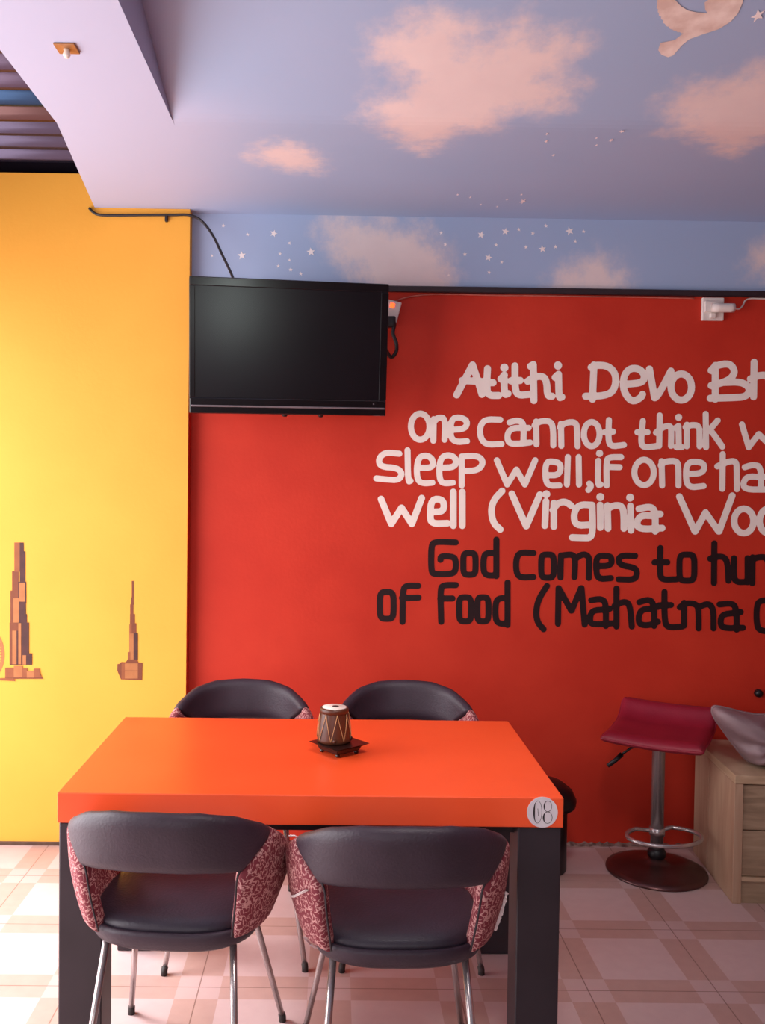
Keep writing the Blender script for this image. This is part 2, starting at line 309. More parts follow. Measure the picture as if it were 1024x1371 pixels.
# painted decoration measured on the walls and ceiling (metres)
WRITING = {
 'a': (.0141,[[(.5121,1.9393),(.578,2.0677)],[(.578,2.0677),(.5799,2.0625),(.5835,2.0521),(.5891,2.0365),(.5964,2.0157),(.6027,1.9975),(.608,1.9819),(.6122,1.969),(.6153,1.9586),(.6177,1.9509),(.6193,1.9457),(.6201,1.9432)],[(.5351,2.001),(.5389,2.0008),(.5464,2.0006),(.5576,2.0001),(.5727,1.9995),(.5864,1.999),(.5989,1.9984),(.6102,1.9979),(.6202,1.9975),(.6277,1.9971),(.6327,1.9969),(.6352,1.9968)],[(.6423,2.0527),(.6421,2.0484),(.6418,2.04),(.6412,2.0272),(.6405,2.0103),(.6404,1.9947),(.6408,1.9805),(.6418,1.9676),(.6434,1.956),(.6475,1.9474),(.6541,1.9417),(.6632,1.939),(.6748,1.9391),(.6835,1.9392),(.6893,1.9393),(.6922,1.9394)],[(.6273,1.9943),(.6673,1.9932)],[(.7132,2.0257),(.7134,2.0205),(.7137,2.0101),(.7143,1.9944),(.7151,1.9735),(.7166,1.9581),(.719,1.9484),(.7222,1.9442),(.7262,1.9457),(.7291,1.9468),(.7311,1.9475),(.7321,1.9479)],[(.7006,2.0096),(.7148,2.0258)],[(.7142,2.0576)],[(.7597,2.0662),(.7598,2.0602),(.76,2.0483),(.7603,2.0304),(.7607,2.0065),(.7618,1.9867),(.7636,1.9709),(.7661,1.9593),(.7692,1.9518),(.7747,1.9465),(.7826,1.9434),(.7928,1.9425),(.8054,1.9439),(.8148,1.9449),(.8211,1.9456),(.8243,1.9459)],[(.7432,2.0022),(.7832,2.0044)],[(.8381,2.0713),(.8432,1.9198)],[(.8262,2.0655),(.838,2.0729)],[(.8153,2.0016),(.817,2.0029),(.8205,2.0053),(.8257,2.009),(.8326,2.0138),(.8403,2.0177),(.8487,2.0205),(.858,2.0222),(.868,2.023),(.8764,2.0218),(.8833,2.0187),(.8886,2.0137),(.8923,2.0068),(.8953,1.9981),(.8974,1.9877),(.8989,1.9755),(.8995,1.9615),(.9013,1.951),(.9041,1.9438),(.908,1.9401),(.9131,1.9397),(.9168,1.9395),(.9193,1.9393),(.9206,1.9393)],[(.9469,2.0329),(.9471,2.0266),(.9475,2.014),(.9482,1.995),(.9491,1.9697),(.9505,1.951),(.9525,1.9389),(.9552,1.9335),(.9583,1.9348),(.9607,1.9357),(.9623,1.9363),(.9631,1.9366)],[(.9327,2.0192),(.9469,2.0329)],[(.9438,2.0703)],[(1.0983,2.0749),(1.0948,1.9288)],[(1.0865,2.0643),(1.0875,2.065),(1.0895,2.0663),(1.0925,2.0683),(1.0964,2.071),(1.1031,2.0727),(1.1126,2.0737),(1.1249,2.0737),(1.14,2.073),(1.1533,2.0699),(1.1649,2.0646),(1.1748,2.057),(1.1831,2.0471),(1.1888,2.0358),(1.1921,2.0228),(1.1929,2.0084),(1.1912,1.9924),(1.1874,1.9789),(1.1816,1.9678),(1.1738,1.9592),(1.1639,1.9531),(1.1512,1.9484),(1.1357,1.945),(1.1175,1.9429),(1.0964,1.9422),(1.0806,1.9417),(1.0701,1.9414),(1.0649,1.9412)],[(1.2379,1.9946),(1.2425,1.9951),(1.2517,1.996),(1.2655,1.9974),(1.2839,1.9993),(1.2981,2.0029),(1.308,2.0083),(1.3136,2.0155),(1.3151,2.0245),(1.3143,2.0329),(1.3115,2.0406),(1.3065,2.0477),(1.2993,2.0542),(1.2914,2.0589),(1.2829,2.0618),(1.2736,2.0628),(1.2635,2.0621),(1.2546,2.0593),(1.2467,2.0544),(1.2398,2.0474),(1.234,2.0384),(1.2297,2.0278),(1.2269,2.0158),(1.2257,2.0024),(1.226,1.9874),(1.2285,1.9732),(1.2333,1.9598),(1.2403,1.9472),(1.2496,1.9353),(1.259,1.9277),(1.2686,1.9243),(1.2784,1.9252),(1.2883,1.9304),(1.2962,1.9351),(1.3019,1.9395),(1.3055,1.9435),(1.3071,1.9471),(1.3082,1.9498),(1.309,1.9516),(1.3093,1.9525)],[(1.3368,2.0606),(1.361,1.9388)],[(1.3634,1.9389),(1.3644,1.9398),(1.3664,1.9416),(1.3693,1.9443),(1.3733,1.948),(1.3793,1.9569),(1.3876,1.9712),(1.3979,1.9908),(1.4105,2.0157),(1.4198,2.0344),(1.4261,2.0469),(1.4292,2.0531)],[(1.519,1.9865),(1.5182,1.974),(1.5152,1.9622),(1.5101,1.9515),(1.5033,1.9426),(1.4951,1.9358),(1.4859,1.9315),(1.4761,1.93),(1.4662,1.9313),(1.4568,1.9353),(1.4482,1.9418),(1.4411,1.9506),(1.4356,1.9611),(1.4321,1.9729),(1.4307,1.9853),(1.4315,1.9977),(1.4345,2.0096),(1.4396,2.0203),(1.4464,2.0292),(1.4546,2.036),(1.4638,2.0402),(1.4736,2.0418),(1.4835,2.0405),(1.4929,2.0365),(1.5014,2.0299),(1.5086,2.0212),(1.5141,2.0107),(1.5176,1.9989),(1.519,1.9865)],[(1.6189,2.0797),(1.6222,1.936)],[(1.6017,2.0579),(1.6029,2.0592),(1.6054,2.062),(1.6091,2.0661),(1.614,2.0715),(1.6214,2.0763),(1.6313,2.0804),(1.6438,2.0839),(1.6588,2.0867),(1.6716,2.0866),(1.6822,2.0835),(1.6906,2.0776),(1.6968,2.0687),(1.7003,2.06),(1.701,2.0515),(1.6989,2.0432),(1.6941,2.0352),(1.688,2.028),(1.6806,2.0217),(1.672,2.0163),(1.662,2.0118),(1.6518,2.0077),(1.6414,2.0041),(1.6306,2.0009),(1.6196,1.9981),(1.6114,1.9961),(1.6059,1.9947),(1.6032,1.994)],[(1.6551,2.0083),(1.6601,2.0085),(1.6701,2.009),(1.6852,2.0096),(1.7052,2.0105),(1.7226,2.0094),(1.7372,2.0064),(1.7492,2.0015),(1.7584,1.9946),(1.7643,1.9872),(1.767,1.9793),(1.7665,1.9708),(1.7627,1.9617),(1.756,1.9547),(1.7466,1.9495),(1.7344,1.9464),(1.7193,1.9452),(1.702,1.944),(1.6824,1.943),(1.6606,1.942),(1.6365,1.9411),(1.6184,1.9404),(1.6064,1.9399),(1.6004,1.9397)],[(1.7856,2.0963),(1.7867,1.9486)],[(1.7712,2.0243),(1.7735,2.0253),(1.7779,2.0274),(1.7846,2.0304),(1.7936,2.0346),(1.8031,2.0377),(1.813,2.0398),(1.8236,2.041),(1.8346,2.0411),(1.8435,2.0355),(1.8504,2.0241),(1.855,2.0069),(1.8576,1.984),(1.8595,1.9668),(1.8608,1.9553),(1.8615,1.9496)]]),
 'b': (.0122,[[(.3982,1.8021),(.3974,1.7897),(.3946,1.7778),(.39,1.7671),(.3838,1.7582),(.3763,1.7514),(.3679,1.7472),(.359,1.7457),(.3501,1.747),(.3415,1.751),(.3338,1.7575),(.3274,1.7663),(.3225,1.7769),(.3193,1.7886),(.3181,1.8011),(.319,1.8135),(.3217,1.8253),(.3264,1.836),(.3326,1.8449),(.34,1.8517),(.3484,1.8559),(.3573,1.8574),(.3662,1.8562),(.3748,1.8522),(.3824,1.8456),(.3889,1.8368),(.3938,1.8263),(.397,1.8145),(.3982,1.8021)],[(.4153,1.8343),(.4151,1.7424)],[(.4155,1.8223),(.4166,1.8236),(.4189,1.8261),(.4223,1.8299),(.4268,1.8349),(.4322,1.8385),(.4385,1.8406),(.4456,1.8412),(.4536,1.8403),(.4595,1.8339),(.4632,1.8219),(.4647,1.8045),(.4641,1.7815),(.4636,1.7643),(.4632,1.7528),(.4631,1.7471)],[(.4905,1.7898),(.4942,1.79),(.5017,1.7905),(.513,1.7913),(.528,1.7923),(.5399,1.7952),(.5489,1.8),(.5548,1.8067),(.5576,1.8153),(.5575,1.8229),(.5544,1.8295),(.5483,1.835),(.5392,1.8394),(.5302,1.8421),(.5211,1.843),(.5121,1.8421),(.5032,1.8393),(.4963,1.8326),(.4915,1.8217),(.4887,1.8068),(.488,1.7878),(.489,1.7722),(.4917,1.76),(.4961,1.7511),(.5022,1.7456),(.5097,1.7417),(.5188,1.7395),(.5293,1.739),(.5413,1.7402),(.5503,1.7411),(.5563,1.7416),(.5593,1.7419)],[(.7004,1.8357),(.6965,1.8358),(.6887,1.836),(.677,1.8363),(.6613,1.8367),(.6481,1.8352),(.6374,1.8319),(.629,1.8267),(.6232,1.8196),(.6188,1.8113),(.6159,1.8018),(.6146,1.791),(.6148,1.779),(.6165,1.768),(.6197,1.7578),(.6243,1.7486),(.6305,1.7403),(.6393,1.7343),(.6509,1.7306),(.6652,1.7293),(.6823,1.7304),(.695,1.7311),(.7035,1.7316),(.7078,1.7319)],[(.7407,1.825),(.7428,1.8257),(.7469,1.8269),(.7532,1.8288),(.7616,1.8313),(.7696,1.8325),(.7774,1.8323),(.7848,1.8307),(.7918,1.8278),(.7971,1.8204),(.8005,1.8085),(.8021,1.792),(.8018,1.771),(.8017,1.7553),(.8016,1.7448),(.8015,1.7395)],[(.7988,1.8018),(.8228,1.8022)],[(.7988,1.8018),(.796,1.8018),(.7905,1.8017),(.7823,1.8016),(.7712,1.8015),(.7615,1.8),(.753,1.797),(.7458,1.7928),(.7399,1.7871),(.7358,1.7801),(.7334,1.7718),(.7328,1.7621),(.734,1.7511),(.7379,1.7428),(.7445,1.7372),(.7539,1.7343),(.7659,1.7341),(.7778,1.7343),(.7896,1.7349),(.8014,1.736),(.813,1.7376),(.8217,1.7387),(.8275,1.7395),(.8304,1.7399)],[(.8544,1.8298),(.8578,1.7323)],[(.8483,1.8137),(.8497,1.8149),(.8524,1.8172),(.8566,1.8207),(.8621,1.8254),(.8693,1.8289),(.8781,1.8313),(.8885,1.8326),(.9005,1.8328),(.9101,1.8307),(.9174,1.8263),(.9224,1.8196),(.925,1.8106),(.927,1.7997),(.9284,1.7867),(.9293,1.7717),(.9296,1.7547),(.9298,1.742),(.93,1.7335),(.9301,1.7292)],[(.9613,1.8216),(.9646,1.7273)],[(.9567,1.8071),(.9583,1.8085),(.9616,1.8111),(.9665,1.8151),(.973,1.8204),(.9807,1.8244),(.9894,1.8274),(.9993,1.8291),(1.0103,1.8296),(1.0189,1.8276),(1.025,1.8228),(1.0287,1.8155),(1.0299,1.8055),(1.0309,1.794),(1.0319,1.7811),(1.0327,1.7666),(1.0334,1.7506),(1.0339,1.7386),(1.0343,1.7306),(1.0345,1.7266)],[(1.1282,1.7798),(1.1276,1.7682),(1.1253,1.7572),(1.1215,1.7473),(1.1163,1.739),(1.11,1.7327),(1.103,1.7288),(1.0955,1.7274),(1.088,1.7286),(1.0808,1.7323),(1.0743,1.7385),(1.0688,1.7466),(1.0645,1.7564),(1.0618,1.7674),(1.0608,1.7789),(1.0614,1.7905),(1.0637,1.8015),(1.0675,1.8114),(1.0727,1.8197),(1.0789,1.826),(1.086,1.8299),(1.0935,1.8313),(1.101,1.8301),(1.1082,1.8264),(1.1147,1.8203),(1.1202,1.8121),(1.1244,1.8023),(1.1271,1.7914),(1.1282,1.7798)],[(1.1671,1.8403),(1.167,1.8353),(1.1668,1.8253),(1.1665,1.8103),(1.1661,1.7903),(1.1665,1.7732),(1.1676,1.759),(1.1694,1.7478),(1.172,1.7394),(1.1775,1.7336),(1.186,1.7304),(1.1975,1.7298),(1.2119,1.7318),(1.2227,1.7333),(1.2299,1.7343),(1.2335,1.7348)],[(1.1505,1.7881),(1.1858,1.791)],[(1.3133,1.8383),(1.3129,1.8325),(1.3119,1.821),(1.3104,1.8037),(1.3085,1.7807),(1.3079,1.762),(1.3087,1.7478),(1.3109,1.7378),(1.3144,1.7323),(1.3209,1.7286),(1.3301,1.727),(1.3423,1.7272),(1.3573,1.7294),(1.3686,1.7311),(1.3761,1.7322),(1.3799,1.7327)],[(1.2902,1.79),(1.3344,1.7906)],[(1.3851,1.8632),(1.3855,1.7328)],[(1.3706,1.7894),(1.3726,1.7911),(1.3765,1.7943),(1.3825,1.7992),(1.3904,1.8057),(1.3983,1.8109),(1.4062,1.8147),(1.4142,1.8171),(1.4222,1.8182),(1.4284,1.8171),(1.4327,1.8136),(1.4351,1.8079),(1.4357,1.7999),(1.4361,1.7905),(1.4363,1.7797),(1.4364,1.7675),(1.4363,1.7539),(1.4362,1.7437),(1.4362,1.7369),(1.4361,1.7335)],[(1.4664,1.8187),(1.4699,1.7323)],[(1.4546,1.8106),(1.4664,1.8187)],[(1.4604,1.7282),(1.4829,1.7285)],[(1.4664,1.8563)],[(1.5025,1.8248),(1.5045,1.7328)],[(1.4971,1.8143),(1.4987,1.815),(1.5019,1.8163),(1.5066,1.8184),(1.513,1.821),(1.5199,1.8228),(1.5273,1.8237),(1.5353,1.8237),(1.5437,1.8228),(1.5502,1.8192),(1.5547,1.8127),(1.5571,1.8035),(1.5576,1.7915),(1.558,1.78),(1.5583,1.769),(1.5586,1.7585),(1.5589,1.7485),(1.559,1.741),(1.5591,1.736),(1.5592,1.7335)],[(1.5826,1.8723),(1.5874,1.7298)],[(1.6347,1.845),(1.5995,1.8021)],[(1.5994,1.8061),(1.6004,1.8051),(1.6025,1.8031),(1.6056,1.8002),(1.6097,1.7962),(1.6153,1.7897),(1.6226,1.7806),(1.6314,1.7689),(1.6418,1.7546),(1.6496,1.7439),(1.6548,1.7367),(1.6574,1.7332)],[(1.7396,1.8296),(1.7709,1.7323)],[(1.7709,1.7323),(1.813,1.7889)],[(1.813,1.7889),(1.8707,1.7336)],[(1.8707,1.7336),(1.9086,1.8302)]]),
 'c': (.0122,[[(.2702,1.6846),(.2663,1.6849),(.2585,1.6856),(.2467,1.6867),(.2311,1.688),(.2177,1.6872),(.2064,1.684),(.1973,1.6786),(.1904,1.6709),(.1859,1.6632),(.1838,1.6553),(.1841,1.6475),(.1868,1.6395),(.1932,1.6333),(.2033,1.629),(.2171,1.6264),(.2345,1.6256),(.2491,1.6236),(.2609,1.6202),(.2698,1.6156),(.2759,1.6096),(.2795,1.6033),(.2806,1.5966),(.2792,1.5896),(.2753,1.5821),(.2691,1.5767),(.2606,1.5733),(.2499,1.5719),(.2368,1.5725),(.2243,1.5733),(.2123,1.5741),(.2008,1.5751),(.1897,1.5761),(.1815,1.5769),(.1759,1.5774),(.1732,1.5777)],[(.3052,1.6994),(.3055,1.691),(.306,1.6742),(.3068,1.6491),(.3079,1.6155),(.3094,1.5905),(.3112,1.5742),(.3135,1.5666),(.3161,1.5676),(.318,1.5684),(.3193,1.5689),(.3199,1.5692)],[(.3568,1.6257),(.3603,1.6257),(.3673,1.6258),(.3778,1.626),(.3918,1.6262),(.4026,1.6283),(.41,1.6324),(.4142,1.6384),(.4151,1.6465),(.4142,1.6538),(.4116,1.6605),(.4072,1.6665),(.4011,1.6718),(.3943,1.6754),(.3868,1.6773),(.3785,1.6775),(.3695,1.676),(.3621,1.6721),(.3562,1.6658),(.3518,1.6571),(.349,1.6461),(.3471,1.6341),(.3463,1.6211),(.3465,1.6071),(.3478,1.5921),(.3504,1.5801),(.3546,1.5711),(.3602,1.5652),(.3672,1.5623),(.3748,1.5604),(.3828,1.5595),(.3913,1.5596),(.4003,1.5607),(.4071,1.5615),(.4116,1.5621),(.4138,1.5624)],[(.4529,1.6269),(.4564,1.6271),(.4634,1.6275),(.474,1.6281),(.488,1.6289),(.499,1.6316),(.5069,1.6362),(.5118,1.6427),(.5137,1.6511),(.5133,1.6587),(.5107,1.6654),(.5058,1.6711),(.4988,1.6761),(.4912,1.6792),(.4832,1.6806),(.4746,1.6802),(.4657,1.6781),(.4582,1.6738),(.4523,1.6672),(.4479,1.6584),(.4451,1.6474),(.4433,1.6353),(.4425,1.6223),(.4427,1.6083),(.4439,1.5933),(.4461,1.5813),(.4493,1.5724),(.4534,1.5664),(.4584,1.5635),(.4645,1.5615),(.4715,1.5606),(.4795,1.5607),(.4885,1.5618),(.4953,1.5627),(.4998,1.5632),(.502,1.5635)],[(.538,1.6721),(.5399,1.552)],[(.5379,1.6761),(.5423,1.6764),(.5511,1.677),(.5644,1.6779),(.582,1.6791),(.5967,1.6783),(.6086,1.6755),(.6176,1.6706),(.6237,1.6637),(.6269,1.6562),(.627,1.6482),(.6241,1.6397),(.6183,1.6306),(.6096,1.6236),(.5982,1.6188),(.5839,1.616),(.5669,1.6154),(.5541,1.6149),(.5456,1.6146),(.5413,1.6145)],[(.6889,1.662),(.7348,1.5585)],[(.7348,1.5585),(.7739,1.6231)],[(.7739,1.6231),(.8111,1.5595)],[(.8111,1.5595),(.8534,1.6642)],[(.9027,1.6007),(.9062,1.6008),(.9133,1.6009),(.9238,1.601),(.9379,1.6012),(.9488,1.6043),(.9568,1.6104),(.9616,1.6195),(.9634,1.6316),(.9625,1.6413),(.9588,1.6488),(.9524,1.654),(.9433,1.6568),(.9346,1.6587),(.9263,1.6596),(.9183,1.6595),(.9107,1.6584),(.9049,1.6533),(.9008,1.6443),(.8985,1.6312),(.8981,1.6142),(.8986,1.5993),(.9001,1.5866),(.9027,1.5761),(.9062,1.5677),(.9119,1.5616),(.9197,1.5577),(.9297,1.556),(.9417,1.5565),(.9507,1.557),(.9567,1.5572),(.9598,1.5574)],[(.9936,1.6796),(.9918,1.5618)],[(1.0402,1.6802),(1.044,1.5625)],[(1.0882,1.567),(1.0915,1.5623)],[(1.0947,1.5607),(1.0947,1.5601),(1.0948,1.5589),(1.0948,1.5571),(1.0948,1.5547),(1.0942,1.5522),(1.093,1.5496),(1.0911,1.5468),(1.0885,1.544),(1.0866,1.5419),(1.0853,1.5404),(1.0847,1.5397)],[(1.1248,1.6653),(1.1248,1.6588),(1.1248,1.6458),(1.1247,1.6262),(1.1246,1.6002),(1.1253,1.5808),(1.1267,1.5681),(1.129,1.562),(1.132,1.5627),(1.1342,1.5632),(1.1357,1.5635),(1.1365,1.5636)],[(1.1298,1.6974)],[(1.2225,1.6826),(1.2193,1.6826),(1.2127,1.6825),(1.2029,1.6823),(1.1899,1.6822),(1.1794,1.6809),(1.1715,1.6786),(1.1662,1.6753),(1.1635,1.6708),(1.1617,1.661),(1.1608,1.6457),(1.1608,1.6251),(1.1617,1.5991),(1.1624,1.5795),(1.1629,1.5665),(1.1631,1.56)],[(1.1631,1.6402),(1.217,1.6393)],[(1.3646,1.6187),(1.3638,1.6066),(1.3609,1.595),(1.3562,1.5846),(1.3497,1.5759),(1.3419,1.5693),(1.3332,1.5651),(1.3239,1.5636),(1.3146,1.5649),(1.3056,1.5688),(1.2976,1.5752),(1.2908,1.5838),(1.2856,1.594),(1.2822,1.6055),(1.2809,1.6176),(1.2817,1.6298),(1.2846,1.6413),(1.2894,1.6517),(1.2958,1.6605),(1.3036,1.667),(1.3123,1.6712),(1.3216,1.6727),(1.3309,1.6714),(1.3399,1.6675),(1.3479,1.6611),(1.3547,1.6526),(1.3599,1.6423),(1.3633,1.6308),(1.3646,1.6187)],[(1.3973,1.6673),(1.402,1.563)],[(1.3937,1.6496),(1.3949,1.6507),(1.3974,1.6529),(1.4011,1.6563),(1.406,1.6608),(1.413,1.6642),(1.422,1.6668),(1.433,1.6683),(1.4461,1.6689),(1.4562,1.6672),(1.4633,1.6633),(1.4674,1.6571),(1.4686,1.6487),(1.4696,1.6379),(1.4704,1.6247),(1.471,1.6091),(1.4714,1.591),(1.4717,1.5775),(1.4719,1.5685),(1.472,1.5639)],[(1.5047,1.6141),(1.5091,1.6143),(1.518,1.6147),(1.5312,1.6154),(1.5489,1.6162),(1.5628,1.6191),(1.5727,1.624),(1.5788,1.631),(1.581,1.6401),(1.581,1.6477),(1.5789,1.654),(1.5745,1.6589),(1.568,1.6625),(1.5599,1.6649),(1.5501,1.6663),(1.5387,1.6666),(1.5256,1.6658),(1.5155,1.661),(1.5085,1.6521),(1.5045,1.6391),(1.5034,1.622),(1.5036,1.6066),(1.5049,1.5929),(1.5073,1.5809),(1.511,1.5705),(1.5178,1.5632),(1.5276,1.559),(1.5406,1.5579),(1.5566,1.5599),(1.5687,1.5614),(1.5767,1.5624),(1.5807,1.5629)],[(1.6597,1.7011),(1.6615,1.5519)],[(1.6376,1.6487),(1.6407,1.6501),(1.6468,1.6529),(1.6561,1.6571),(1.6685,1.6627),(1.6797,1.6669),(1.6899,1.6697),(1.6991,1.6712),(1.7071,1.6713),(1.7133,1.6689),(1.7177,1.6639),(1.7201,1.6564),(1.7208,1.6464),(1.7214,1.6339),(1.7221,1.6188),(1.7227,1.6013),(1.7234,1.5812),(1.7239,1.5662),(1.7243,1.5561),(1.7244,1.5511)],[(1.756,1.6463),(1.7583,1.647),(1.7628,1.6484),(1.7695,1.6506),(1.7785,1.6536),(1.7874,1.6552),(1.7961,1.6555),(1.8048,1.6545),(1.8133,1.6522),(1.8198,1.6445),(1.8244,1.6313),(1.8269,1.6127),(1.8275,1.5886),(1.8279,1.5705),(1.8282,1.5585),(1.8284,1.5524)],[(1.8255,1.6046),(1.822,1.6048),(1.8149,1.6052),(1.8043,1.6058),(1.7902,1.6067),(1.7784,1.6055),(1.7689,1.6024),(1.7617,1.5973),(1.7568,1.5902),(1.7537,1.583),(1.7524,1.5758),(1.7528,1.5684),(1.755,1.561),(1.7624,1.5556),(1.7751,1.552),(1.7931,1.5504),(1.8162,1.5507),(1.8336,1.5509),(1.8452,1.5511),(1.851,1.5511)],[(1.8255,1.6046),(1.8496,1.6073)]]),
 'd': (.0135,[[(.1944,1.4891),(.24,1.3838)],[(.24,1.3838),(.2831,1.4525)],[(.2831,1.4525),(.3283,1.3849)],[(.3283,1.3849),(.3691,1.4953)],[(.4077,1.4365),(.4114,1.4366),(.4187,1.4369),(.4297,1.4373),(.4443,1.4379),(.4551,1.4416),(.462,1.4484),(.4651,1.4583),(.4643,1.4714),(.4604,1.4812),(.4535,1.488),(.4435,1.4915),(.4305,1.492),(.4203,1.4879),(.4131,1.4793),(.4089,1.4661),(.4075,1.4485),(.407,1.433),(.4072,1.4196),(.4082,1.4085),(.4099,1.3995),(.4155,1.3929),(.4249,1.3888),(.4381,1.3872),(.4551,1.388),(.4679,1.3886),(.4764,1.389),(.4807,1.3892)],[(.5043,1.5235),(.5066,1.3791)],[(.5428,1.524),(.5451,1.3796)],[(.7136,1.5302),(.7115,1.5279),(.7073,1.5233),(.7009,1.5165),(.6925,1.5073),(.6853,1.4977),(.6794,1.4876),(.6749,1.477),(.6717,1.466),(.6699,1.4542),(.6696,1.4416),(.6708,1.4283),(.6734,1.4143),(.6774,1.4021),(.6826,1.3916),(.689,1.3829),(.6968,1.376),(.7026,1.3708),(.7065,1.3673),(.7084,1.3656)],[(.7556,1.5187),(.8199,1.3814)],[(.8207,1.3814),(.8761,1.5162)],[(.9032,1.4885),(.9002,1.384)],[(.9042,1.519)],[(.9371,1.4809),(.9389,1.3805)],[(.9336,1.4511),(.9348,1.453),(.9373,1.4567),(.9409,1.4624),(.9458,1.4698),(.9515,1.476),(.9579,1.4808),(.9651,1.4842),(.9731,1.4863),(.9808,1.4868),(.9882,1.4856),(.9952,1.4827),(1.0019,1.4782),(1.007,1.4748),(1.0103,1.4725),(1.012,1.4714)],[(1.102,1.4749),(1.0985,1.475),(1.0915,1.4752),(1.0809,1.4756),(1.0668,1.476),(1.0548,1.4739),(1.0448,1.4692),(1.0369,1.4621),(1.0311,1.4524),(1.0273,1.4418),(1.0255,1.4304),(1.0257,1.4182),(1.028,1.4052),(1.0339,1.3957),(1.0436,1.3898),(1.057,1.3875),(1.074,1.3887),(1.0868,1.3896),(1.0954,1.3902),(1.0997,1.3905)],[(1.102,1.4749),(1.1024,1.4687),(1.103,1.4561),(1.104,1.4373),(1.1053,1.4122),(1.1058,1.3909),(1.1057,1.3733),(1.1048,1.3595),(1.1032,1.3494),(1.0997,1.3418),(1.0944,1.3367),(1.0872,1.3341),(1.0781,1.334),(1.0684,1.334),(1.0582,1.334),(1.0473,1.3342),(1.0358,1.3345),(1.0272,1.3347),(1.0215,1.3348),(1.0186,1.3349)],[(1.1366,1.4754),(1.1393,1.379)],[(1.1367,1.5099)],[(1.168,1.4734),(1.1724,1.3754)],[(1.1683,1.4597),(1.1702,1.4607),(1.174,1.4628),(1.1796,1.4659),(1.1872,1.47),(1.195,1.4728),(1.203,1.4745),(1.2113,1.4748),(1.2197,1.4739),(1.2265,1.4707),(1.2317,1.4653),(1.2351,1.4575),(1.237,1.4475),(1.2384,1.4365),(1.2394,1.4244),(1.2401,1.4114),(1.2404,1.3973),(1.2406,1.3868),(1.2408,1.3797),(1.2408,1.3762)],[(1.267,1.473),(1.2716,1.3686)],[(1.2647,1.5091)],[(1.3035,1.4614),(1.3067,1.4621),(1.3133,1.4635),(1.323,1.4656),(1.3361,1.4684),(1.347,1.469),(1.3559,1.4677),(1.3627,1.4642),(1.3675,1.4586),(1.3711,1.4492),(1.3737,1.4358),(1.3753,1.4186),(1.3757,1.3975),(1.376,1.3817),(1.3763,1.3711),(1.3764,1.3659)],[(1.3724,1.4406),(1.3965,1.4401)],[(1.3685,1.4325),(1.365,1.4326),(1.3579,1.4327),(1.3474,1.4328),(1.3333,1.4331),(1.3216,1.4315),(1.3124,1.428),(1.3057,1.4228),(1.3014,1.4157),(1.2989,1.4084),(1.298,1.4008),(1.2989,1.393),(1.3015,1.385),(1.3097,1.3795),(1.3235,1.3763),(1.343,1.3756),(1.3682,1.3773),(1.387,1.3786),(1.3996,1.3795),(1.4059,1.3799)],[(1.4771,1.5158),(1.5472,1.368)],[(1.5488,1.368),(1.5914,1.449)],[(1.5914,1.449),(1.6496,1.3693)],[(1.652,1.3693),(1.7049,1.5228)],[(1.7994,1.4154),(1.7986,1.4037),(1.7958,1.3927),(1.791,1.3827),(1.7846,1.3743),(1.7768,1.368),(1.768,1.364),(1.7587,1.3626),(1.7493,1.3638),(1.7404,1.3675),(1.7323,1.3737),(1.7254,1.3819),(1.7202,1.3917),(1.7168,1.4027),(1.7155,1.4143),(1.7163,1.426),(1.7191,1.4371),(1.7239,1.4471),(1.7304,1.4554),(1.7382,1.4617),(1.7469,1.4657),(1.7562,1.4671),(1.7656,1.4659),(1.7745,1.4622),(1.7826,1.4561),(1.7895,1.4479),(1.7947,1.438),(1.7981,1.427),(1.7994,1.4154)],[(1.9027,1.4167),(1.902,1.405),(1.8994,1.394),(1.895,1.384),(1.8891,1.3756),(1.8819,1.3693),(1.8738,1.3653),(1.8652,1.3639),(1.8566,1.3651),(1.8483,1.3689),(1.8408,1.375),(1.8344,1.3832),(1.8296,1.3931),(1.8265,1.4041),(1.8252,1.4157),(1.8259,1.4274),(1.8285,1.4385),(1.8329,1.4484),(1.8388,1.4568),(1.846,1.4631),(1.8541,1.4671),(1.8627,1.4685),(1.8713,1.4673),(1.8796,1.4635),(1.8871,1.4574),(1.8934,1.4492),(1.8983,1.4393),(1.9014,1.4283),(1.9027,1.4167)]]),
